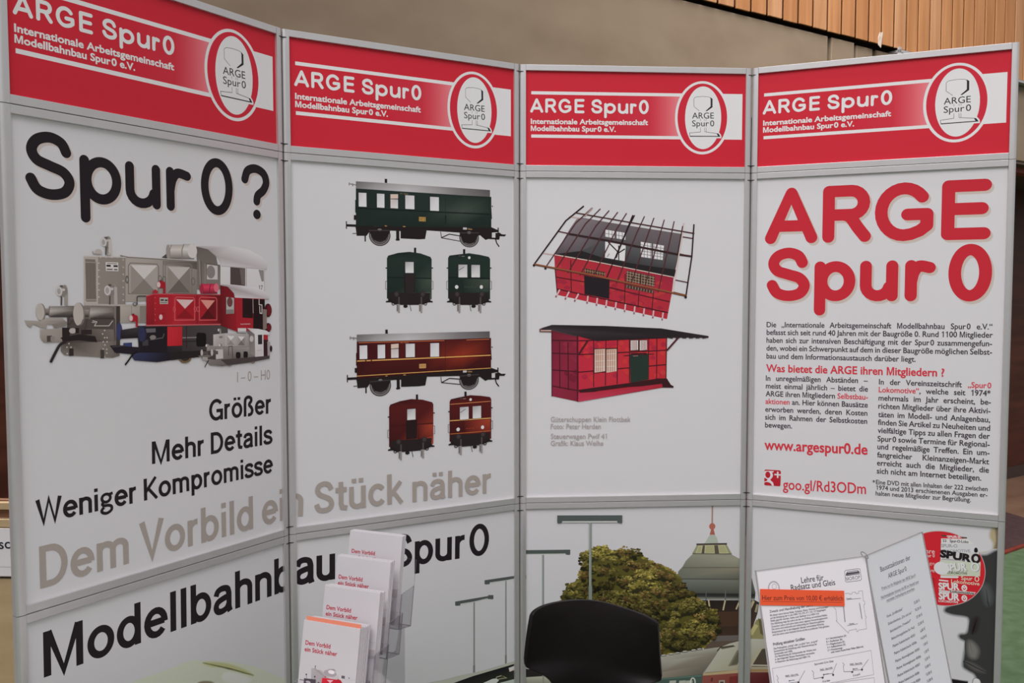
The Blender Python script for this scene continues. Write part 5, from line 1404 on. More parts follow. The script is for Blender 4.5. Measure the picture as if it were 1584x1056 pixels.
def tree(a):
    out = [(420, 365), (448, 352), (484, 356), (520, 388), (556, 374), (590, 368), (640, 382), (688, 408), (745, 438), (800, 458), (850, 485), (882, 525), (900, 570), (950, 606), (990, 640), (1000, 678), (1060, 678), (1052, 740), (1056, 780), (1030, 840), (1000, 870), (900, 892), (830, 905), (760, 915), (500, 900), (300, 800), (265, 660), (262, 618), (300, 560), (350, 525), (362, 470), (392, 440), (366, 418), (384, 394)]
    a.poly(out, (78, 74, 32))
    rnd = random.Random(21)
    def inside(x, y):
        c = False; n = len(out)
        for i in range(n):
            (x0, y0), (x1, y1) = out[i], out[i - 1]
            if (y0 > y) != (y1 > y) and x < (x1 - x0) * (y - y0) / (y1 - y0) + x0: c = not c
        return c
    pal = [(58, 56, 26), (48, 48, 24), (92, 86, 36), (112, 104, 44), (128, 118, 52), (138, 124, 62), (98, 88, 42), (120, 98, 52), (146, 138, 72)]
    def leaf(x, y, r, c):
        pts = []
        ph = rnd.uniform(0, 6.28)
        for k in range(7):
            an = ph + k * 2 * math.pi / 7
            rr = r * rnd.uniform(.55, 1.25)
            pts.append((x + rr * 1.25 * math.cos(an), y + rr * .8 * math.sin(an)))
        a.poly(pts, c)
    for i in range(len(out)):                       # ragged rim
        (x0, y0), (x1, y1) = out[i], out[(i + 1) % len(out)]
        m = max(1, int(math.hypot(x1 - x0, y1 - y0) / 13))
        for k in range(m):
            t = k / m
            leaf(x0 + (x1 - x0) * t, y0 + (y1 - y0) * t, rnd.uniform(6, 12), rnd.choice(pal[2:8]))
    clumps = []
    while len(clumps) < 170:
        x, y = rnd.uniform(262, 1058), rnd.uniform(352, 910)
        if inside(x, y) and all((x - p) ** 2 + ((y - q) * 1.3) ** 2 > 24 ** 2 for p, q in clumps): clumps.append((x, y))
    clumps.sort(key=lambda p: p[1])
    for x, y in clumps:
        r = rnd.uniform(24, 38)
        warm = rnd.random()
        tone = .80 + .30 * (math.sin(x * .013 + 2) * math.cos(y * .017)) + rnd.uniform(-.12, .16) + (600 - y) * .0004
        def c(rgb): return tuple(min(190, v * tone) for v in rgb)
        for k in range(7): leaf(x + rnd.uniform(-r, r) * .9, y + rnd.uniform(0, r * .9), rnd.uniform(8, 15), c((44, 42, 24)))
        for k in range(11): leaf(x + rnd.uniform(-r, r), y + rnd.uniform(-r * .6, r * .5), rnd.uniform(5, 11), c((82, 76, 36) if warm < .7 else (88, 70, 38)))
        for k in range(9): leaf(x + rnd.uniform(-r, r) * .8, y - r * .3 + rnd.uniform(-r * .5, r * .3), rnd.uniform(4, 8), c((118, 108, 50) if warm < .75 else (126, 102, 56)))
        for k in range(5): leaf(x + rnd.uniform(-r, r) * .6, y - r * .45 + rnd.uniform(-r * .35, r * .2), rnd.uniform(2.5, 5), c((150, 140, 78)))
a = art(2, 0, (790, 740, 3.3425))
lamp_post(a, 40, 380, 308, 377, 20, 167, 178, 1080, (72, 80, 76), (116, 124, 118))
lamp_post(a, -60, 506, 80, 506, 16, 20, 26, 560)
a.build('lamp_picture', BOARD[2, 0], 'printed small platform lamp')
a = art(2, 0, (790, 740, 3.3425))
tower(a)
a.build('tower_picture', BOARD[2, 0], 'printed picture of the domed tower')
a = art(2, 0, (790, 740, 3.3425))
a.STEP = 5e-7
tree(a)
a.base += a.n * (a.STEP - 6e-6); a.STEP = 6e-6
lamp_post(a, 240, 204, 576, 203, 30, 411, 424, 670, (72, 80, 78), (116, 126, 120))
a.build('tree_picture', BOARD[2, 0], 'printed olive tree behind a lamp post')
def train(a):
    a.poly([(-40, 1050), (1440, 1040), (1440, 2700), (-40, 2700)], (112, 110, 100))
    a.poly([(985, 1060), (1440, 1060), (1440, 1700), (975, 1720)], (112, 56, 50)); a.poly([(560, 1060), (990, 1060), (985, 1560), (560, 1500)], (66, 84, 76))
    a.poly([(-20, 990), (60, 978), (150, 990), (330, 1040), (330, 1085), (-20, 1085)], (38, 36, 34)); a.poly([(-20, 1030), (210, 1016), (420, 1015), (420, 1085), (-20, 1085)], [(150, 152, 136), (172, 174, 156), (168, 170, 156), (110, 108, 92), (104, 102, 88)]); a.line([(168, 1000), (168, 1085)], 8, (128, 132, 122))
    a.poly([(700, 920), (765, 915), (900, 892), (1082, 868), (1060, 905), (985, 1012), (765, 1032), (700, 1036)], [(160, 158, 148), (160, 158, 148), (158, 156, 146), (150, 148, 136), (120, 114, 100), (92, 88, 80), (128, 120, 106), (128, 120, 106)])
    a.poly([(700, 950), (900, 925), (1030, 905), (990, 965), (765, 1000), (700, 1002)], [(150, 148, 138), (152, 150, 140), (128, 122, 108), (110, 104, 92), (122, 115, 102), (122, 115, 102)])
    for x, y in ((790, 912), (830, 905), (862, 900), (900, 892), (945, 885), (975, 880)): a.ell(x, y, 13, 5, (176, 178, 172), 12); a.line([(x - 14, y + 4), (x + 14, y + 1)], 4, (84, 82, 76))
    a.poly([(700, 1036), (985, 1010), (1000, 1012), (992, 1090), (560, 1090), (690, 1052)], (66, 84, 76)); a.line([(700, 1040), (985, 1016)], 7, (84, 106, 98))
    for x in (820, 870, 905): a.poly([(x, 1042), (x + 34, 1040), (x + 30, 1090), (x - 4, 1090)], (158, 162, 150)); 
    a.ring(940, 1050, 12, 22, 6, (190, 190, 182), 16)
    # engine front
    a.poly([(1000, 1000), (1085, 868), (1130, 850), (1200, 832), (1280, 826), (1440, 822), (1440, 984), (1200, 984)], [(160, 158, 142), (164, 164, 150), (166, 166, 152), (160, 158, 142), (146, 142, 122), (150, 148, 132), (140, 134, 112), (146, 140, 116)])
    a.poly([(1080, 868), (1150, 858), (1160, 866), (1090, 880)], (92, 84, 72)); a.line([(1066, 890), (1082, 870), (1150, 862)], 6, (62, 54, 46))
    a.poly([(1122, 968), (1168, 885), (1195, 872), (1180, 960)], (112, 108, 90)); a.poly([(1136, 962), (1176, 890), (1190, 884), (1176, 956)], (86, 84, 70)); a.poly([(1290, 968), (1350, 872), (1440, 866), (1440, 962)], (84, 76, 62)); a.line([(1280, 975), (1342, 868)], 10, (162, 156, 132)); a.line([(1170, 968), (1205, 880)], 8, (160, 154, 130))
    a.poly([(995, 1003), (1200, 984), (1440, 982), (1440, 1000), (1200, 1002), (990, 1020)], (164, 146, 112)); a.poly([(990, 1016), (1200, 1000), (1440, 998), (1440, 1090), (985, 1090)], [(128, 74, 66), (118, 60, 54), (80, 38, 36), (72, 32, 32), (124, 66, 60)])
    a.poly([(1130, 1022), (1210, 1012), (1210, 1090), (1125, 1090)], (104, 42, 40)); a.quad(1075, 1040, 1105, 1062, (150, 146, 132)); a.quad(1081, 1046, 1099, 1058, (80, 64, 58)); a.line([(1040, 1026), (1036, 1046)], 8, (76, 40, 36)); a.poly([(1250, 1040), (1440, 1036), (1440, 1090), (1250, 1090)], (76, 28, 30))
a = art(2, 0, (790, 740, 3.3425))
train(a)
a.build('train_picture', BOARD[2, 0], 'printed picture of the train front')
# fourth low panel: the same scene goes on, then the red disc
class SideArt(Art): pass
a = art(3, 0, (790, 740, 3.3425))
def only_right(a):
    a.poly([(1100, 1060), (1345, 1060), (1330, 2700), (1100, 2700)], (112, 110, 100)); a.poly([(1100, 1060), (1345, 1060), (1340, 1700), (1100, 1700)], (80, 32, 32))
    D1, D2, D3 = (130, 131, 116), (106, 107, 96), (76, 78, 72)
    a.poly([(1180, 440), (1235, 470), (1248, 520), (1266, 590), (1262, 626), (1180, 626)], [D2, D2, (96, 98, 88), (78, 80, 72), (44, 44, 42), (44, 44, 42)]); a.line([(1180, 522), (1248, 522)], 5, (70, 68, 60)); a.line([(1180, 602), (1264, 602)], 12, (40, 40, 40)); a.line([(1180, 622), (1262, 622)], 8, (110, 112, 104))
    a.poly([(1180, 628), (1262, 628), (1285, 640), (1275, 700), (1240, 800), (1180, 840)], [(38, 31, 28), (38, 31, 28), (56, 48, 42), (52, 40, 34), (66, 50, 40), (62, 46, 36)])
    a.line([(1256, 632), (1236, 676)], 12, (164, 152, 122)); a.line([(1276, 650), (1266, 690)], 10, (140, 130, 104))
    a.poly([(1180, 850), (1238, 790), (1270, 730), (1300, 720), (1340, 760), (1340, 850)], (128, 122, 84)); a.poly([(1230, 800), (1262, 750), (1280, 760), (1250, 810)], (166, 158, 110)); a.poly([(1280, 720), (1330, 760), (1320, 820), (1290, 800)], (88, 84, 56))
    a.poly([(1180, 826), (1345, 830), (1345, 985), (1180, 985)], [(166, 168, 156), (156, 156, 142), (138, 132, 112), (146, 140, 118)]); a.poly([(1244, 972), (1300, 880), (1360, 872), (1360, 972)], (70, 62, 52)); a.line([(1236, 976), (1294, 876)], 10, (156, 150, 126)); a.line([(1240, 964), (1350, 966)], 7, (160, 156, 138))
    a.line([(1180, 992), (1350, 992)], 14, (140, 112, 76)); a.poly([(1180, 1000), (1360, 1000), (1360, 1090), (1180, 1090)], [(104, 52, 48), (76, 30, 30), (66, 26, 28), (76, 30, 32)])
only_right(a)
a.build('train_picture', BOARD[3, 0], 'printed picture of the other half of the train front')
a = art(3, 0, (1400, 800, 4.1235))
BG4 = (180, 181, 185)
a.soft([(552, 70), (600, 70), (600, 245), (470, 240), (470, 228), (548, 212), (560, 165), (540, 120)], 16, (160, 148, 116), BG4)
a.soft([(575, 70), (605, 70), (605, 240), (560, 235), (580, 150)], 10, (116, 104, 84), (160, 148, 116))
a.soft([(470, 248), (520, 236), (610, 232), (600, 600), (590, 1100), (590, 2600), (430, 2600), (470, 1300), (480, 1100), (462, 1056), (440, 1004), (402, 980), (366, 950), (372, 880), (382, 800), (352, 776), (340, 756), (352, 742), (388, 736), (404, 690), (402, 648), (380, 634), (300, 622), (252, 602), (256, 575), (290, 560), (400, 520), (480, 420), (490, 320)], 20, (50, 50, 50), BG4)
a.soft([(400, 790), (440, 800), (470, 850), (450, 900), (405, 880)], 30, (108, 106, 102), (50, 50, 50)); a.soft([(480, 440), (530, 430), (560, 520), (520, 560)], 34, (72, 76, 76), (50, 50, 50)); a.soft([(380, 920), (440, 930), (520, 990), (440, 975)], 20, (78, 76, 74), (50, 50, 50)); a.soft([(430, 650), (470, 640), (460, 720), (420, 740)], 24, (40, 32, 34), (50, 50, 50))
a.poly([(262, 1024), (402, 1042), (400, 1075), (262, 1075)], (24, 22, 24)); a.poly([(258, 1020), (282, 1022), (286, 1075), (262, 1075)], (124, 128, 128)); a.line([(284, 1026), (402, 1046)], 5, (120, 118, 120)); a.soft([(438, 1030), (470, 1032), (482, 1060), (470, 1090), (430, 1090)], 6, (196, 192, 198), (50, 50, 50))
a.build('statue_picture', BOARD[3, 0], 'printed blurred dark silhouette')
a = art(3, 0, (1400, 800, 4.1235))
DR = (184, 34, 44)
a.ell(233, 325, 274, 239, (168, 150, 148), 72); a.ell(233, 325, 270, 235, DR, 72)
a.quad(232, 111, 395, 135, (58, 66, 56)); a.quad(264, 113, 360, 133, (206, 110, 112)); a.text('SPUR 0', (272, 131), (350, 132), 15, (240, 225, 222), 0.03)
a.poly([(230, 134), (398, 136), (438, 172), (230, 165)], (196, 194, 194)); a.text('22', (240, 155), (264, 156), 15, BK, 0.02); a.text('Spur-O-Loko', (286, 158), (404, 164), 17, BK, 0.02)
a.poly([(228, 165), (432, 170), (462, 205), (470, 226), (228, 224)], (188, 188, 190)); a.text('SPUR-O', (230, 190), (334, 192), 20, (132, 130, 134), 0.016); a.text('LOKOMOTIVE', (230, 222), (416, 222), 17, (132, 130, 134), 0.016); a.ell(452, 210, 12, 18, BK)
a.poly([(226, 224), (470, 224), (480, 290), (226, 275)], (184, 183, 182)); a.poly([(222, 275), (482, 288), (478, 376), (226, 370)], (176, 184, 166))
a.text('SPUR', (226, 250), (412, 282), 42, BK, 0.075); a.ring(452, 262, 22, 24, 15, BK, 24); a.line([(236, 266), (380, 276)], 4, (120, 116, 116))
a.text('SPUR', (266, 345), (396, 340), 46, (120, 122, 116), 0.05); a.text('SPUR', (262, 342), (392, 337), 46, (222, 222, 218), 0.04); a.ring(450, 318, 22, 24, 9, (120, 122, 116), 24); a.ring(446, 316, 22, 24, 9, (222, 222, 218), 24); a.text('LOKOMOTIVE', (272, 360), (396, 364), 14, (60, 62, 50), 0.02)
a.poly([(226, 372), (336, 374), (344, 380), (334, 387), (226, 385)], (226, 212, 206)); a.text('Spur', (358, 398), (430, 402), 24, (222, 190, 170), 0.012); a.ring(458, 392, 12, 15, 5, (222, 190, 170), 20); a.quad(217, 395, 276, 410, (222, 204, 200)); a.text('Lokomotive', (294, 416), (474, 434), 22, (226, 186, 166), 0.014)
a.text('SPUR', (217, 457), (344, 462), 40, (226, 216, 214), 0.04); a.ring(378, 450, 14, 16, 8, (226, 216, 214), 20); a.line([(370, 440), (378, 452), (386, 440)], 5, (226, 216, 214)); a.quad(216, 460, 286, 484, (186, 176, 176)); a.poly([(286, 461), (452, 477), (440, 494), (286, 480)], (178, 168, 166)); a.text('Lokomotive', (288, 477), (440, 492), 14, (50, 44, 46), 0.03)
a.text('SPUR', (217, 520), (344, 530), 42, (226, 216, 214), 0.04); a.ring(378, 515, 14, 16, 8, (226, 216, 214), 20); a.line([(370, 505), (378, 518), (386, 505)], 5, (226, 216, 214)); a.text('LOKOMOTIVE', (214, 538), (338, 548), 13, (226, 200, 196), 0.02)
a.text('hre', (131, 228), (189, 232), 30, (216, 180, 176), 0.006); a.text('pur 0', (132, 252), (189, 254), 20, (216, 180, 176), 0.012); a.text('inge', (130, 298), (189, 302), 18, (216, 150, 146), 0.008); a.text('tive', (136, 344), (188, 350), 22, (216, 170, 166), 0.008)
for k in range(5): a.line([(150, 388 + k * 12), (188, 391 + k * 12)], 4, (130, 24, 34))
a.ell(232, 324, 48, 41, (196, 194, 196), 32)
a.build('disc_picture', BOARD[3, 0], 'printed red disc with rows of lettering')
# ------------------------------------------------------------------ table under the edge of the picture
TZ = 0.715
tb = empty('table', Matrix.Translation((-0.05, -1.2, 0)))
M_LAM = noise_mat('pale_laminate', (0.50, 0.48, 0.46), (0.56, 0.54, 0.52), (6, 6, 6), 0.5)
M_LEG = mat('grey_steel_leg', (0.30, 0.30, 0.31), 0.4, 0.7)
MB().box((-0.64, -0.55, TZ - 0.028), (0.85, 0.550, TZ)).build('table_top', M_LAM, tb, bevel=0.003)
for x in (-0.58, 0.78):
    for y in (-0.50, 0.51):
        MB().box((x - .02, y - .02, 0.0), (x + .02, y + .02, TZ - .028)).build('leg', M_LEG, tb)
tag(tb, 'pale folding table carrying the brochure holder and price sheets', 'table')

# ------------------------------------------------------------------ brochure holder with four pockets
def axes(yaw, tilt):
    R = Vector((math.cos(yaw), math.sin(yaw), 0)); B = Vector((-math.sin(yaw), math.cos(yaw), 0))
    return R, Vector((0, 0, 1)) * math.cos(tilt) + B * math.sin(tilt), B
LW, LH, LT = 0.135, 0.1916, 0.0031
R_, U_, B_ = axes(-0.4517, 0.1958)
TL = Vector((-0.5111, -0.8024, 0.9566))
AL = 0.055
TIER = [(0, 0.0, 0.0), (AL, 0.0077, 0.0538), (2 * AL, -0.0033, 0.0995), (3 * AL, -0.0093, 0.1395)]
BL = [TL + B_ * k + R_ * r + U_ * u - U_ * LH for k, r, u in TIER]
LM = [frame_matrix(p, R_, U_) for p in BL]
HM = frame_matrix(Vector((BL[0].x, BL[0].y, TZ)), R_, (0, 0, 1))
hold = empty('brochure_holder', HM)
HMI = HM.inverted()
for k in range(4):
    T = HMI @ LM[k]
    # one pocket: front lip with a dip, back wall, floor, two sides rising towards the back
    D = 0.049
    x0, x1 = -0.005, LW + 0.005
    if k in (2, 3): x0, x1 = x0 + 0.003, x1 + 0.009
    t = 0.0022
    b = MB()
    lip = 0.069
    front = [(x0, -.004), (x1, -.004), (x1, lip), (x1 - .008, lip - .001), (x1 - .018, lip - .006), (x1 - .022, lip - .020), (x0 + .022, lip - .020), (x0 + .018, lip - .006), (x0 + .008, lip - .001), (x0, lip)]
    n0 = len(b.f)
    b.prism(front, t, 0, 'y', -0.0065)
    for i in range(n0 + 2, len(b.f)): b.m[i] = 1
    for x in (x0, x1 - t):
        n0 = len(b.f)
        b.prism([(-.0065, -.004), (D, -.004), (D, lip + .0126), (-.0065, lip)], t, 0, 'x', x)
        for i in range(n0 + 2, len(b.f)): b.m[i] = 1
    b.box((x0, D - t, -.004), (x1, D, lip + .0126 if k < 3 else lip + 0.07), 0, 1)
    b.box((x0, -.0065, -.006), (x1, D, -.004), 0, 1)
    b.v = [T @ v for v in b.v]
    b.build('pocket', M_CLEAR, hold, mats=[M_CLEAR, M_EDGE])
# foot: two stepped side cheeks and a floor plate
b = MB()
for x in (-0.004, LW + 0.0015):
    pts = [(-0.004, 0.0), (0.215, 0.0)]
    up = [(HMI @ (BL[k] + B_ * (0.045) - U_ * 0.006)) for k in (3, 2, 1, 0)]
    pts += [(0.215, up[0].z)] + [(HMI @ (BL[3] - U_ * .006)).yz.to_tuple()]
    for k in (2, 1, 0):
        q = HMI @ (BL[k] + B_ * AL * .85 - U_ * .006); pts.append((q.y, q.z))
        q = HMI @ (BL[k] - U_ * .006); pts.append((q.y, q.z))
    b.prism(pts, 0.0022, 0, 'x', x)
b.box((-0.004, -0.004, 0.0), (LW + 0.0037, 0.215, 0.0022), 0, 1)
b.build('foot', M_CLEAR, hold, mats=[M_CLEAR, M_EDGE])
tag(hold, 'clear acrylic brochure holder with four stepped pockets on the table', 'holder')

def cover_print(parent):
    a = Art(LM[0], 0.0, (440, 930, 7.92))
    a.text('Dem Vorbild', (257, 526), (560, 577), 52, (150, 22, 46), 0.026)
    a.text('ein Stück näher', (247, 606), (642, 671), 52, (150, 22, 46), 0.026)
    a.poly([(330, 815), (385, 820), (400, 835), (510, 850), (545, 828), (610, 828), (655, 868), (668, 950), (640, 1060), (320, 1060)], [(150, 144, 146), (160, 154, 156), (130, 124, 126), (190, 184, 186), (120, 114, 116), (104, 98, 100), (176, 170, 172), (150, 144, 146), (130, 124, 126), (140, 134, 136)])
    a.ell(560, 880, 80, 42, (140, 134, 137)); a.ell(575, 865, 40, 24, (196, 190, 193)); a.line([(375, 785), (378, 822)], 9, (60, 54, 58)); a.ell(380, 792, 8, 9, (110, 104, 108))
    for x, y in ((268, 893), (372, 920)): a.line([(x, y), (x + 4, y + 44)], 10, (120, 114, 118)); a.ell(x, y, 9, 11, (60, 54, 60))
    a.poly([(240, 938), (385, 955), (380, 1070), (230, 1070)], (66, 60, 66)); a.ell(290, 985, 30, 14, (150, 144, 148)); a.line([(185, 955), (240, 965)], 12, (110, 104, 108)); a.poly([(410, 985), (430, 990), (425, 1040), (400, 1040)], (50, 44, 48))
    a.poly([(462, 935), (520, 940), (640, 958), (660, 950), (690, 965), (712, 1005), (700, 1120), (440, 1120)], [(190, 34, 52), (196, 40, 58), (186, 30, 48), (170, 26, 42), (160, 26, 42), (140, 24, 38), (110, 22, 34), (150, 26, 42)])
    dia(a, 520, 960, 600, 1040, (226, 150, 160), (180, 30, 48), (170, 28, 44), (150, 24, 40)); a.ell(500, 922, 7, 10, (170, 30, 48))
    a.quad(700, 905, 738, 948, (84, 78, 84)); a.ell(792, 938, 8, 10, (110, 104, 108)); a.line([(738, 957), (800, 960), (872, 966)], 4, (150, 144, 150))
    a.poly([(220, 1060), (700, 1110), (690, 1190), (230, 1150)], (54, 48, 52)); a.poly([(700, 1040), (860, 1060), (850, 1170), (690, 1160)], (150, 144, 146))
    return a.build('cover_print', parent)
cover = None
rnd = random.Random(11)
FRONT_L = ['front leaflet in the lowest pocket, its cover lettering and engine picture in full view', 'front leaflet in the pocket just above the lowest one',
           'front leaflet in the pocket just below the topmost one', 'front leaflet in the topmost pocket with only one line of lettering showing']
REST_L = ['plain white leaflet packed behind the front one in the lowest pocket', 'plain white leaflet packed behind the front one in the pocket above the lowest',
          'plain white leaflet packed behind the front one in the pocket below the topmost', 'plain white leaflet packed behind the front one in the topmost pocket']
GRP = ['leaflets in the lowest pocket', 'leaflets in the second lowest pocket', 'leaflets in the second highest pocket', 'leaflets in the topmost pocket']
leaf0 = None
for k, n in enumerate((12, 6, 5, 5)):
    for j in range(n):
        off = j * (LT + .0004) + (0.0012 if (k == 0 and j) else 0)
        dz = 0.0 if j == 0 else rnd.uniform(0.0, 0.003)
        dx = 0.0 if j == 0 else rnd.uniform(-.0008, .0012)
        m = LM[k] @ Matrix.Translation((dx, off, dz))
        if leaf0 is None:
            leaf0 = MB().box((0, 0, 0), (LW, LT, LH)).build('leaflet', M_PAPER, None, bevel=0.0007)
            o = leaf0
        else:
            o = leaf0.copy(); COL.objects.link(o)
        o.matrix_world = m
        tag(o, FRONT_L[k] if j == 0 else REST_L[k], 'leaflet', GRP[k])
        if j == 0:
            if cover is None: cover = cover_print(o)
            else:
                c = cover.copy(); COL.objects.link(c); c.parent = o
oc = MB().box((0.004, 0, 0.002), (LW - 0.001, 0.0007, LH + 0.0075)).build('card', mat('orange_card', (0.86, 0.27, 0.17), 0.6))
oc.matrix_world = LM[0] @ Matrix.Translation((0, LT + 0.0003, 0))
tag(oc, 'orange card whose top edge shows behind the lowest front leaflet', 'card')

# ------------------------------------------------------------------ hinged price sheets in clear sleeves
SW, SH = 0.2268, 0.3150
R1, U1, B1 = axes(0.294, 0.2486)
S1 = Vector((0.2999, -1.2029, 1.1662))
HG = S1 + R1 * SW
R2, U2, B2 = axes(0.659, 0.2195)
SM1 = frame_matrix(S1 - U1 * SH, R1, U1)
SM2 = frame_matrix(HG - U2 * SH + R2 * 0.0035, R2, U2)
foot = HG - U1 * SH
ST = frame_matrix(Vector((foot.x, foot.y, TZ)) + B1 * 0.02, R1, (0, 0, 1))
stand = empty('display_stand', ST)
STI = ST.inverted()
def sleeve(SM, parent):
    T = STI @ SM
    m = 0.003
    b = MB()
    for yy in (-0.0009, 0.0013):                     # two films
        b.add([(-m, yy, -m), (SW + m, yy, -m), (SW + m, yy, SH + m), (-m, yy, SH + m)], [(0, 1, 2, 3)], 0)
    for a0, a1 in (((-m, -0.0011, -m), (-m + .0012, .0015, SH + m)), ((SW + m - .0012, -0.0011, -m), (SW + m, .0015, SH + m)), ((-m, -0.0011, SH + m - .0012), (SW + m, .0015, SH + m)), ((-m, -0.0011, -m), (SW + m, .0015, -m + .0012))):
        b.box(a0, a1, 1)
    b.v = [T @ v for v in b.v]
    return b.build('sleeve', M_SLEEVE, parent, mats=[M_SLEEVE, M_SLEDGE])
sleeve(SM1, stand); sleeve(SM2, stand)
hb, ht = STI @ (HG - U1 * (SH - .01) + B1 * 0.012), STI @ (HG - U1 * .015 + B1 * 0.012)
MB().tube([hb, ht], 0.0025, 10).build('spine', M_LEG, stand, smooth=True)
for f in (0.004, -0.29):
    c = STI @ (HG + U1 * f)
    MB().tube([c + Vector((0.005 * math.cos(i * math.pi / 6), 0.007 * math.sin(i * math.pi / 6), 0.004 * math.sin(i * math.pi / 6))) for i in range(12)], 0.0008, 6, closed=True).build('ring', M_LEG, stand, smooth=True)
b = MB().box((-0.13, -0.06, 0), (0.13, 0.10, 0.012))
b.build('foot', M_LEG, stand, bevel=0.003)
MB().tube([(0, 0.004, 0.010), hb], 0.006, 10).build('post', M_LEG, stand, smooth=True)
tag(stand, 'small table stand holding two hinged clear sleeves', 'stand')

PT = (58, 52, 60)
def sheet(SM, label, paper):
    o = MB().box((0, 0, 0), (SW, 0.0004, SH)).build('price_sheet', paper)
    o.matrix_world = SM
    tag(o, label, 'sheet')
    return o
s1 = sheet(SM1, 'white gauge leaflet with an orange price strip in the wider clear sleeve', M_SHEET)
a = Art(SM1, 0.0, (1160, 860, 5.39))
a.text('Lehre für', (431, 225), (616, 199), 48, PT, 0.012)
a.text('Radsatz und Gleis', (345, 287), (712, 239), 48, PT, 0.012)
a.ring(200, 266, 44, 54, 13, (160, 152, 158), 32); a.ring(203, 252, 18, 22, 3, (120, 112, 118), 20)
a.line([(790, 126), (800, 118), (905, 104), (918, 108), (930, 190), (922, 202), (806, 216), (796, 208)], 4, (70, 64, 72), closed=True)
a.poly([(798, 152), (812, 128), (900, 116), (916, 134), (914, 140), (800, 158)], (70, 64, 72)); a.line([(815, 134), (898, 124)], 7, (176, 170, 176)); a.line([(800, 162), (916, 146)], 6, (70, 64, 72))
a.text('MOROP', (803, 205), (920, 189), 30, (84, 78, 86), 0.0)
a.text('Zweck und Handhabung der Lehre', (165, 472), (525, 416), 20, PT, 0.022)
body = [('Mit dieser Lehre können Räder, Radsätze, Gleise, Weichen und Kreuzungen', (168, 501), (652, 428)), ('auf die Einhaltung der in den NEM 110, 310, 311, 124, 127 festgelegten', (171, 524), (633, 452)),
        ('Maße geprüft werden. Siehe auch Beiblatt 4 zu NEM 310.', (174, 547), (578, 484)), ('Die Abbildung zeigt die Lehre mit den zur Prüfung verwendeten Maßen.', (177, 571), (646, 496)),
        ('Zwischen Lehre und Lehre kann einen eigenen Anwendungsbereich.', (180, 595), (650, 519)), ('Die Lehre wird senkrecht und rechtwinklig zur Gleisachse gehalten.', (183, 617), (623, 547)),
        ('Entsprechend der in den folgenden Skizzen verwendeten Richtung', (186, 641), (616, 571)), ('wird die Lehre unter leichtem Druck auf die zu prüfenden Teile gehalten.', (189, 664), (663, 588))]
body += [('Das Prüfergebnis „richtig“ oder „zu klein“ bzw. „zu groß“', (199, 778), (566, 714)), ('kennzeichnet die Einhaltung oder Überschreitung der', (202, 800), (560, 738)), ('Grenzmaße nach NEM.', (205, 822), (356, 796)),
         ('Zur Bezeichnung der Schienenteile der Weiche sind', (208, 844), (551, 784)), ('in den folgenden Skizzen Buchstaben verwendet.', (210, 867), (541, 811)), ('In Klammern die Abkürzung nach NEM 110.', (213, 890), (504, 841)),
         ('H = Herzstückspitze (H)', (636, 697), (803, 668)), ('R = Radlenker (R)', (639, 721), (771, 699)), ('F = Flügelschiene (F)', (642, 745), (790, 719)), ('A = Außenschiene (A)', (645, 768), (796, 741)), ('Z = Weichenzunge', (648, 792), (771, 770)), ('oder innere Kante freier Rillen (Bild 4-6)', (676, 808), (946, 759))]
for s_, l, r in body: a.text(s_, l, r, 15, PT, 0.018)
a.text('Prüfung einzelner Größen', (195, 746), (458, 697), 23, PT, 0.022)
GL_ = (104, 98, 106)
a.line([(790, 312), (830, 308), (832, 318), (850, 316), (850, 302), (880, 298), (882, 312), (905, 310), (905, 292), (938, 287), (945, 370), (955, 375), (958, 400), (948, 405), (962, 500), (970, 505), (970, 515), (963, 520), (972, 605), (905, 615), (900, 628), (890, 628), (888, 606), (825, 620), (820, 640), (725, 545), (718, 538), (725, 535), (715, 440), (705, 435), (700, 420)], 2.6, GL_)
a.line([(804, 362), (924, 350)], 3, PT); a.text('Radsatz', (806, 358), (848, 354), 10, PT, 0.01); a.line([(780, 418), (793, 548)], 8, (110, 104, 110)); a.line([(914, 395), (934, 522)], 7, (120, 114, 120)); a.line([(912, 384), (934, 524)], 2.4, PT); a.line([(812, 578), (898, 563)], 3, PT); a.text('Weiche', (828, 571), (868, 564), 11, PT, 0.012)
a.text('Spurweite G im Gleis', (539, 908), (696, 880), 15, PT, 0.014)
a.line([(186, 936), (1010, 785), (1032, 986), (640, 1062)], 2.4, GL_); a.line([(186, 936), (208, 1100)], 2.4, GL_); a.line([(400, 1100), (1034, 1011), (1042, 1080)], 2.4, GL_)
for pts in ([(222, 990), (236, 1018), (228, 1030), (240, 1060)], [(320, 1058), (405, 1046), (458, 952)], [(515, 950), (533, 972), (528, 985), (534, 1022), (600, 1008), (606, 1018), (620, 986), (686, 976), (696, 1000), (690, 972), (722, 892)], [(772, 885), (787, 905), (778, 915), (783, 962), (842, 960), (852, 970), (860, 950), (926, 946), (936, 956), (930, 938), (988, 860)]): a.line(pts, 3, PT)
for p, q in (((614, 986), (656, 978)), ((862, 940), (898, 935)), ((328, 1038), (372, 1031))): a.line([p, q], 4, PT); a.ell(p[0], p[1], 6, 5, PT, 8)
for s_, p, q in (('Maß - Spurrille', (297, 1003), (402, 988)), ('Maß - Spurrille', (586, 951), (688, 932)), ('Maß - Spurrille', (834, 906), (934, 894))): a.text(s_, p, q, 12, PT, 0.01); a.line([(p[0] - 2, p[1] + 4), (q[0] + 4, q[1] + 5)], 2.2, PT)
for x, y in ((605, 1012), (693, 988), (852, 964), (933, 944), (404, 1050)): a.ell(x, y, 9, 8, PT, 10)
a.text('G zu klein', (606, 1050), (668, 1040), 14, PT, 0.01); a.text('G zu groß', (860, 1001), (918, 987), 14, PT, 0.01)
a.build('sheet_print', s1)
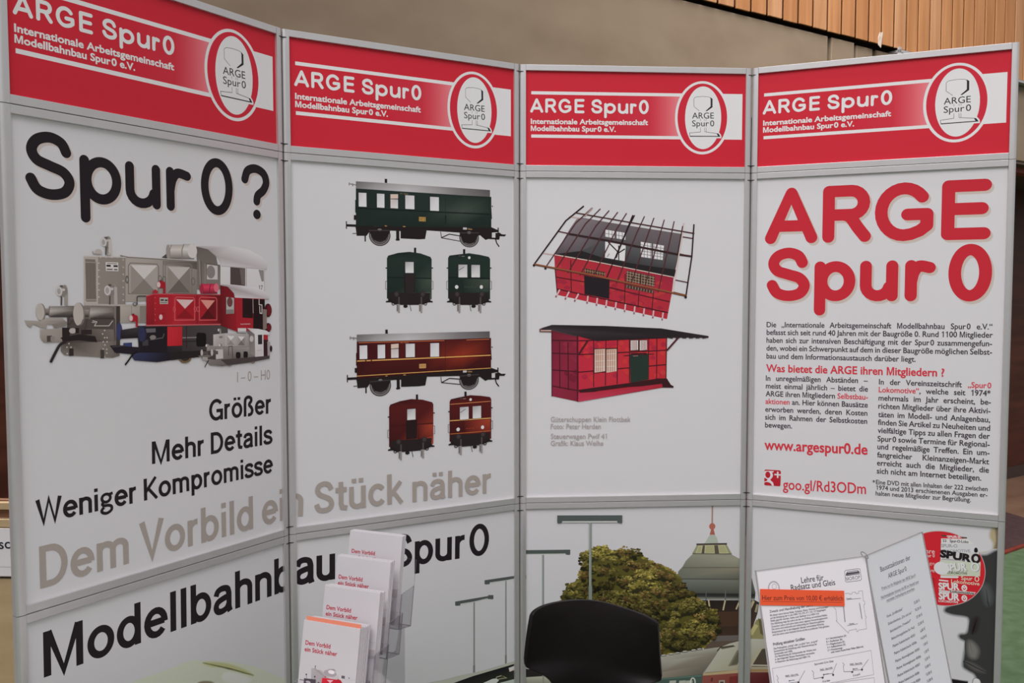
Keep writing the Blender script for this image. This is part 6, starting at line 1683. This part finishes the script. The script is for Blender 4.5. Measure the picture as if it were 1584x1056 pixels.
# orange strip stuck across the sleeve front
a = Art(SM1, -0.0016, (1160, 860, 5.39))
q = [a.uv(p) for p in ((86, 273), (786, 288), (790, 416), (88, 408))]
strip = MB().add([(p.x, -0.0012, p.y) for p in q[::-1]] + [(p.x, -0.0016, p.y) for p in q[::-1]], [(3, 2, 1, 0), (4, 5, 6, 7), (0, 1, 5, 4), (1, 2, 6, 5), (2, 3, 7, 6), (3, 0, 4, 7)]).build('price_strip', mat('orange_paper', (0.97, 0.115, 0.035), 0.5), s1)
strip['label'] = 'orange price strip'
a.text('Hier zum Preis von 10,00 € erhältlich', (103, 366), (776, 370), 40, (86, 36, 34), 0.008)
a.line([(104, 377), (776, 384)], 3, (86, 36, 34))
a.build('strip_lettering', strip)

s2 = sheet(SM2, 'white price list of kits in the sleeve folded back beside the red disc picture', M_SHEET2)
a = Art(SM2, 0.0, (1320, 810, 7.0375))
a.text('Bausatzaktionen der', (299, 522), (623, 386), 52, PT, 0.008)
a.text('ARGE Spur~0', (383, 593), (581, 509), 50, PT, 0.008)
for s_, l, r in (('Preise nur für Mitglieder der ARGE Spur~0', (312, 718), (678, 570)), ('Nichtmitglieder können die BS im Handel zum', (305, 818), (711, 640)), ('normalen Verkaufspreis erwerben.', (366, 848), (669, 714))):
    a.text(s_, l, r, 30, PT, 0.006); a.line([(l[0] - 2, l[1] + 9), (r[0], r[1] + 9)], 3, (110, 104, 112))
a.crop = (1340, 920, 7.764)
rows = [('Kiosk „Großflottbek“', (250, 272), (441, 178), '22,00 €', (575, 110), (642, 76)), ('Einfamilienhaus „Dix und sie“', (266, 362), (549, 222), '92,50 €', (590, 196), (660, 160)), ('Bahnhäuschen „Freesdorf“', (290, 452), (537, 318), '27,00 €', (604, 284), (674, 243)),
        ('Beleuchtungsplatine für Pwif', (306, 540), (581, 398), '22,00 €', (622, 370), (692, 330)), ('Platine Kabelschacht 45001', (322, 630), (588, 490), '6,80 €', (652, 450), (708, 412)), ('Platine Kabelschacht 45006', (338, 717), (606, 578), '14,50 €', (656, 540), (726, 500)),
        ('Platine Abzweigkasten 45005', (352, 812), (641, 658), '1,00 €', (688, 616), (740, 582)), ('Platine Abzweigkasten 45006', (367, 899), (656, 747), '1,50 €', (700, 706), (752, 668)), ('Platine Kabelschacht 45007', (378, 987), (646, 842), '5,50 €', (708, 792), (764, 754)),
        ('Platine Kabelschacht 45008', (392, 1072), (636, 944), '13,00 €', (708, 886), (772, 846)), ('Platine Kabelschacht 45009', (404, 1142), (650, 1026), '12,00 €', (720, 972), (788, 932)), ('Platine Kabelschacht 45010', (420, 1226), (664, 1110), '12,00 €', (732, 1052), (798, 1012))]
for s_, l, r, p_, l2, r2 in rows:
    a.text(s_, l, r, 30, PT, 0.010); a.text(p_, l2, r2, 30, PT, 0.010)
a.build('sheet_print', s2)

# ------------------------------------------------------------------ dark shell chair behind the table
CD = 2.22
cc = at_depth(912, 1000, CD)
CHM = frame_matrix((cc.x, cc.y, 0), (math.cos(0.10), math.sin(0.10), 0))
ch = empty('shell_chair', CHM)
M_SHELL = noise_mat('dark_brown_shell', (0.007, 0.005, 0.0055), (0.009, 0.006, 0.0068), (30, 30, 30), 0.42, 0.05, 4, 0.25)
M_CHROME = mat('chrome_tube', (0.6, 0.6, 0.6), 0.2, 1.0)
ca = Art(CHM, 0.0, (790, 920, 6.336))
def side_at(table, t):
    n = len(table) - 1
    f = t * n; i = min(int(f), n - 1)
    return Vector(table[i]).lerp(Vector(table[i + 1]), f - i)
top = [(186, 186), (196, 158), (236, 130), (330, 105), (500, 92), (640, 90), (800, 95), (960, 115), (1100, 145), (1280, 186), (1396, 230), (1416, 254)]
left = [(186, 186), (168, 290), (150, 420), (138, 520), (130, 600), (131, 650), (146, 688), (190, 712), (240, 735), (300, 762), (345, 792), (382, 825), (410, 866), (428, 930)]
right = [(1416, 254), (1428, 330), (1434, 420), (1440, 520), (1447, 610), (1456, 700), (1464, 775), (1460, 802), (1440, 822), (1390, 842), (1335, 858), (1270, 885), (1225, 930), (1205, 990)]
tops = smooth_path(top, 3)
NU, NV = len(tops), len(left)
ul, ur = ca.uv(left[0]), ca.uv(right[0])
xs0 = [(ca.uv(p).x - ul.x) / (ur.x - ul.x) for p in tops]
V, F = [], []
zt_ = [ca.uv(p) for p in tops]
for j in range(NV):
    a0, b0 = ca.uv(left[j]), ca.uv(right[j])
    t = j / (NV - 1)
    for i in range(NU):
        s = xs0[i]
        x = a0.x + (b0.x - a0.x) * s
        z = a0.y + (b0.y - a0.y) * s
        bulge = zt_[i].y - (ul.y + (ur.y - ul.y) * s)
        z += bulge * (1 - t) ** 1.5
        y = 0.035 - 0.055 * (2 * s - 1) ** 2 * (1 - .6 * t) - 0.02 * t
        V.append((x, y, z))
# waist and seat: the shell turns forward
lw, rw = ca.uv(left[-1]), ca.uv(right[-1])
mx, hw = (lw.x + rw.x) / 2, (rw.x - lw.x) / 2
for (z, y, w) in ((0.60, 0.005, hw * .95), (0.53, -.005, hw * .98), (0.475, -.03, hw * 1.15), (0.452, -.08, hw * 1.45), (0.445, -.16, hw * 1.7), (0.45, -.27, hw * 1.75), (0.455, -.36, hw * 1.65), (0.44, -.40, hw * 1.5)):
    for i in range(NU):
        s = xs0[i]
        V.append((mx + (2 * s - 1) * w, y, z + 0.012 * (2 * s - 1) ** 2))
NR = len(V) // NU
F = [(j * NU + i, j * NU + i + 1, (j + 1) * NU + i + 1, (j + 1) * NU + i) for j in range(NR - 1) for i in range(NU - 1)]
sh = mesh_obj('seat_shell', V, F, M_SHELL, ch, True)
so = sh.modifiers.new('thick', 'SOLIDIFY'); so.thickness = 0.010; so.offset = 0
bv = sh.modifiers.new('edge', 'BEVEL'); bv.width = 0.003; bv.segments = 2; bv.limit_method = 'ANGLE'
for x in (-1, 1):
    MB().tube([(mx + x * .14, -.33, .44), (mx + x * .20, -.36, .40), (mx + x * .235, -.40, 0.0)], 0.011, 10).build('leg', M_CHROME, ch, smooth=True)
    MB().tube([(mx + x * .12, -.06, .445), (mx + x * .18, -.03, .40), (mx + x * .235, .05, 0.0)], 0.011, 10).build('leg', M_CHROME, ch, smooth=True)
tag(ch, 'dark brown shell chair standing before the tree and tower panel', 'chair')
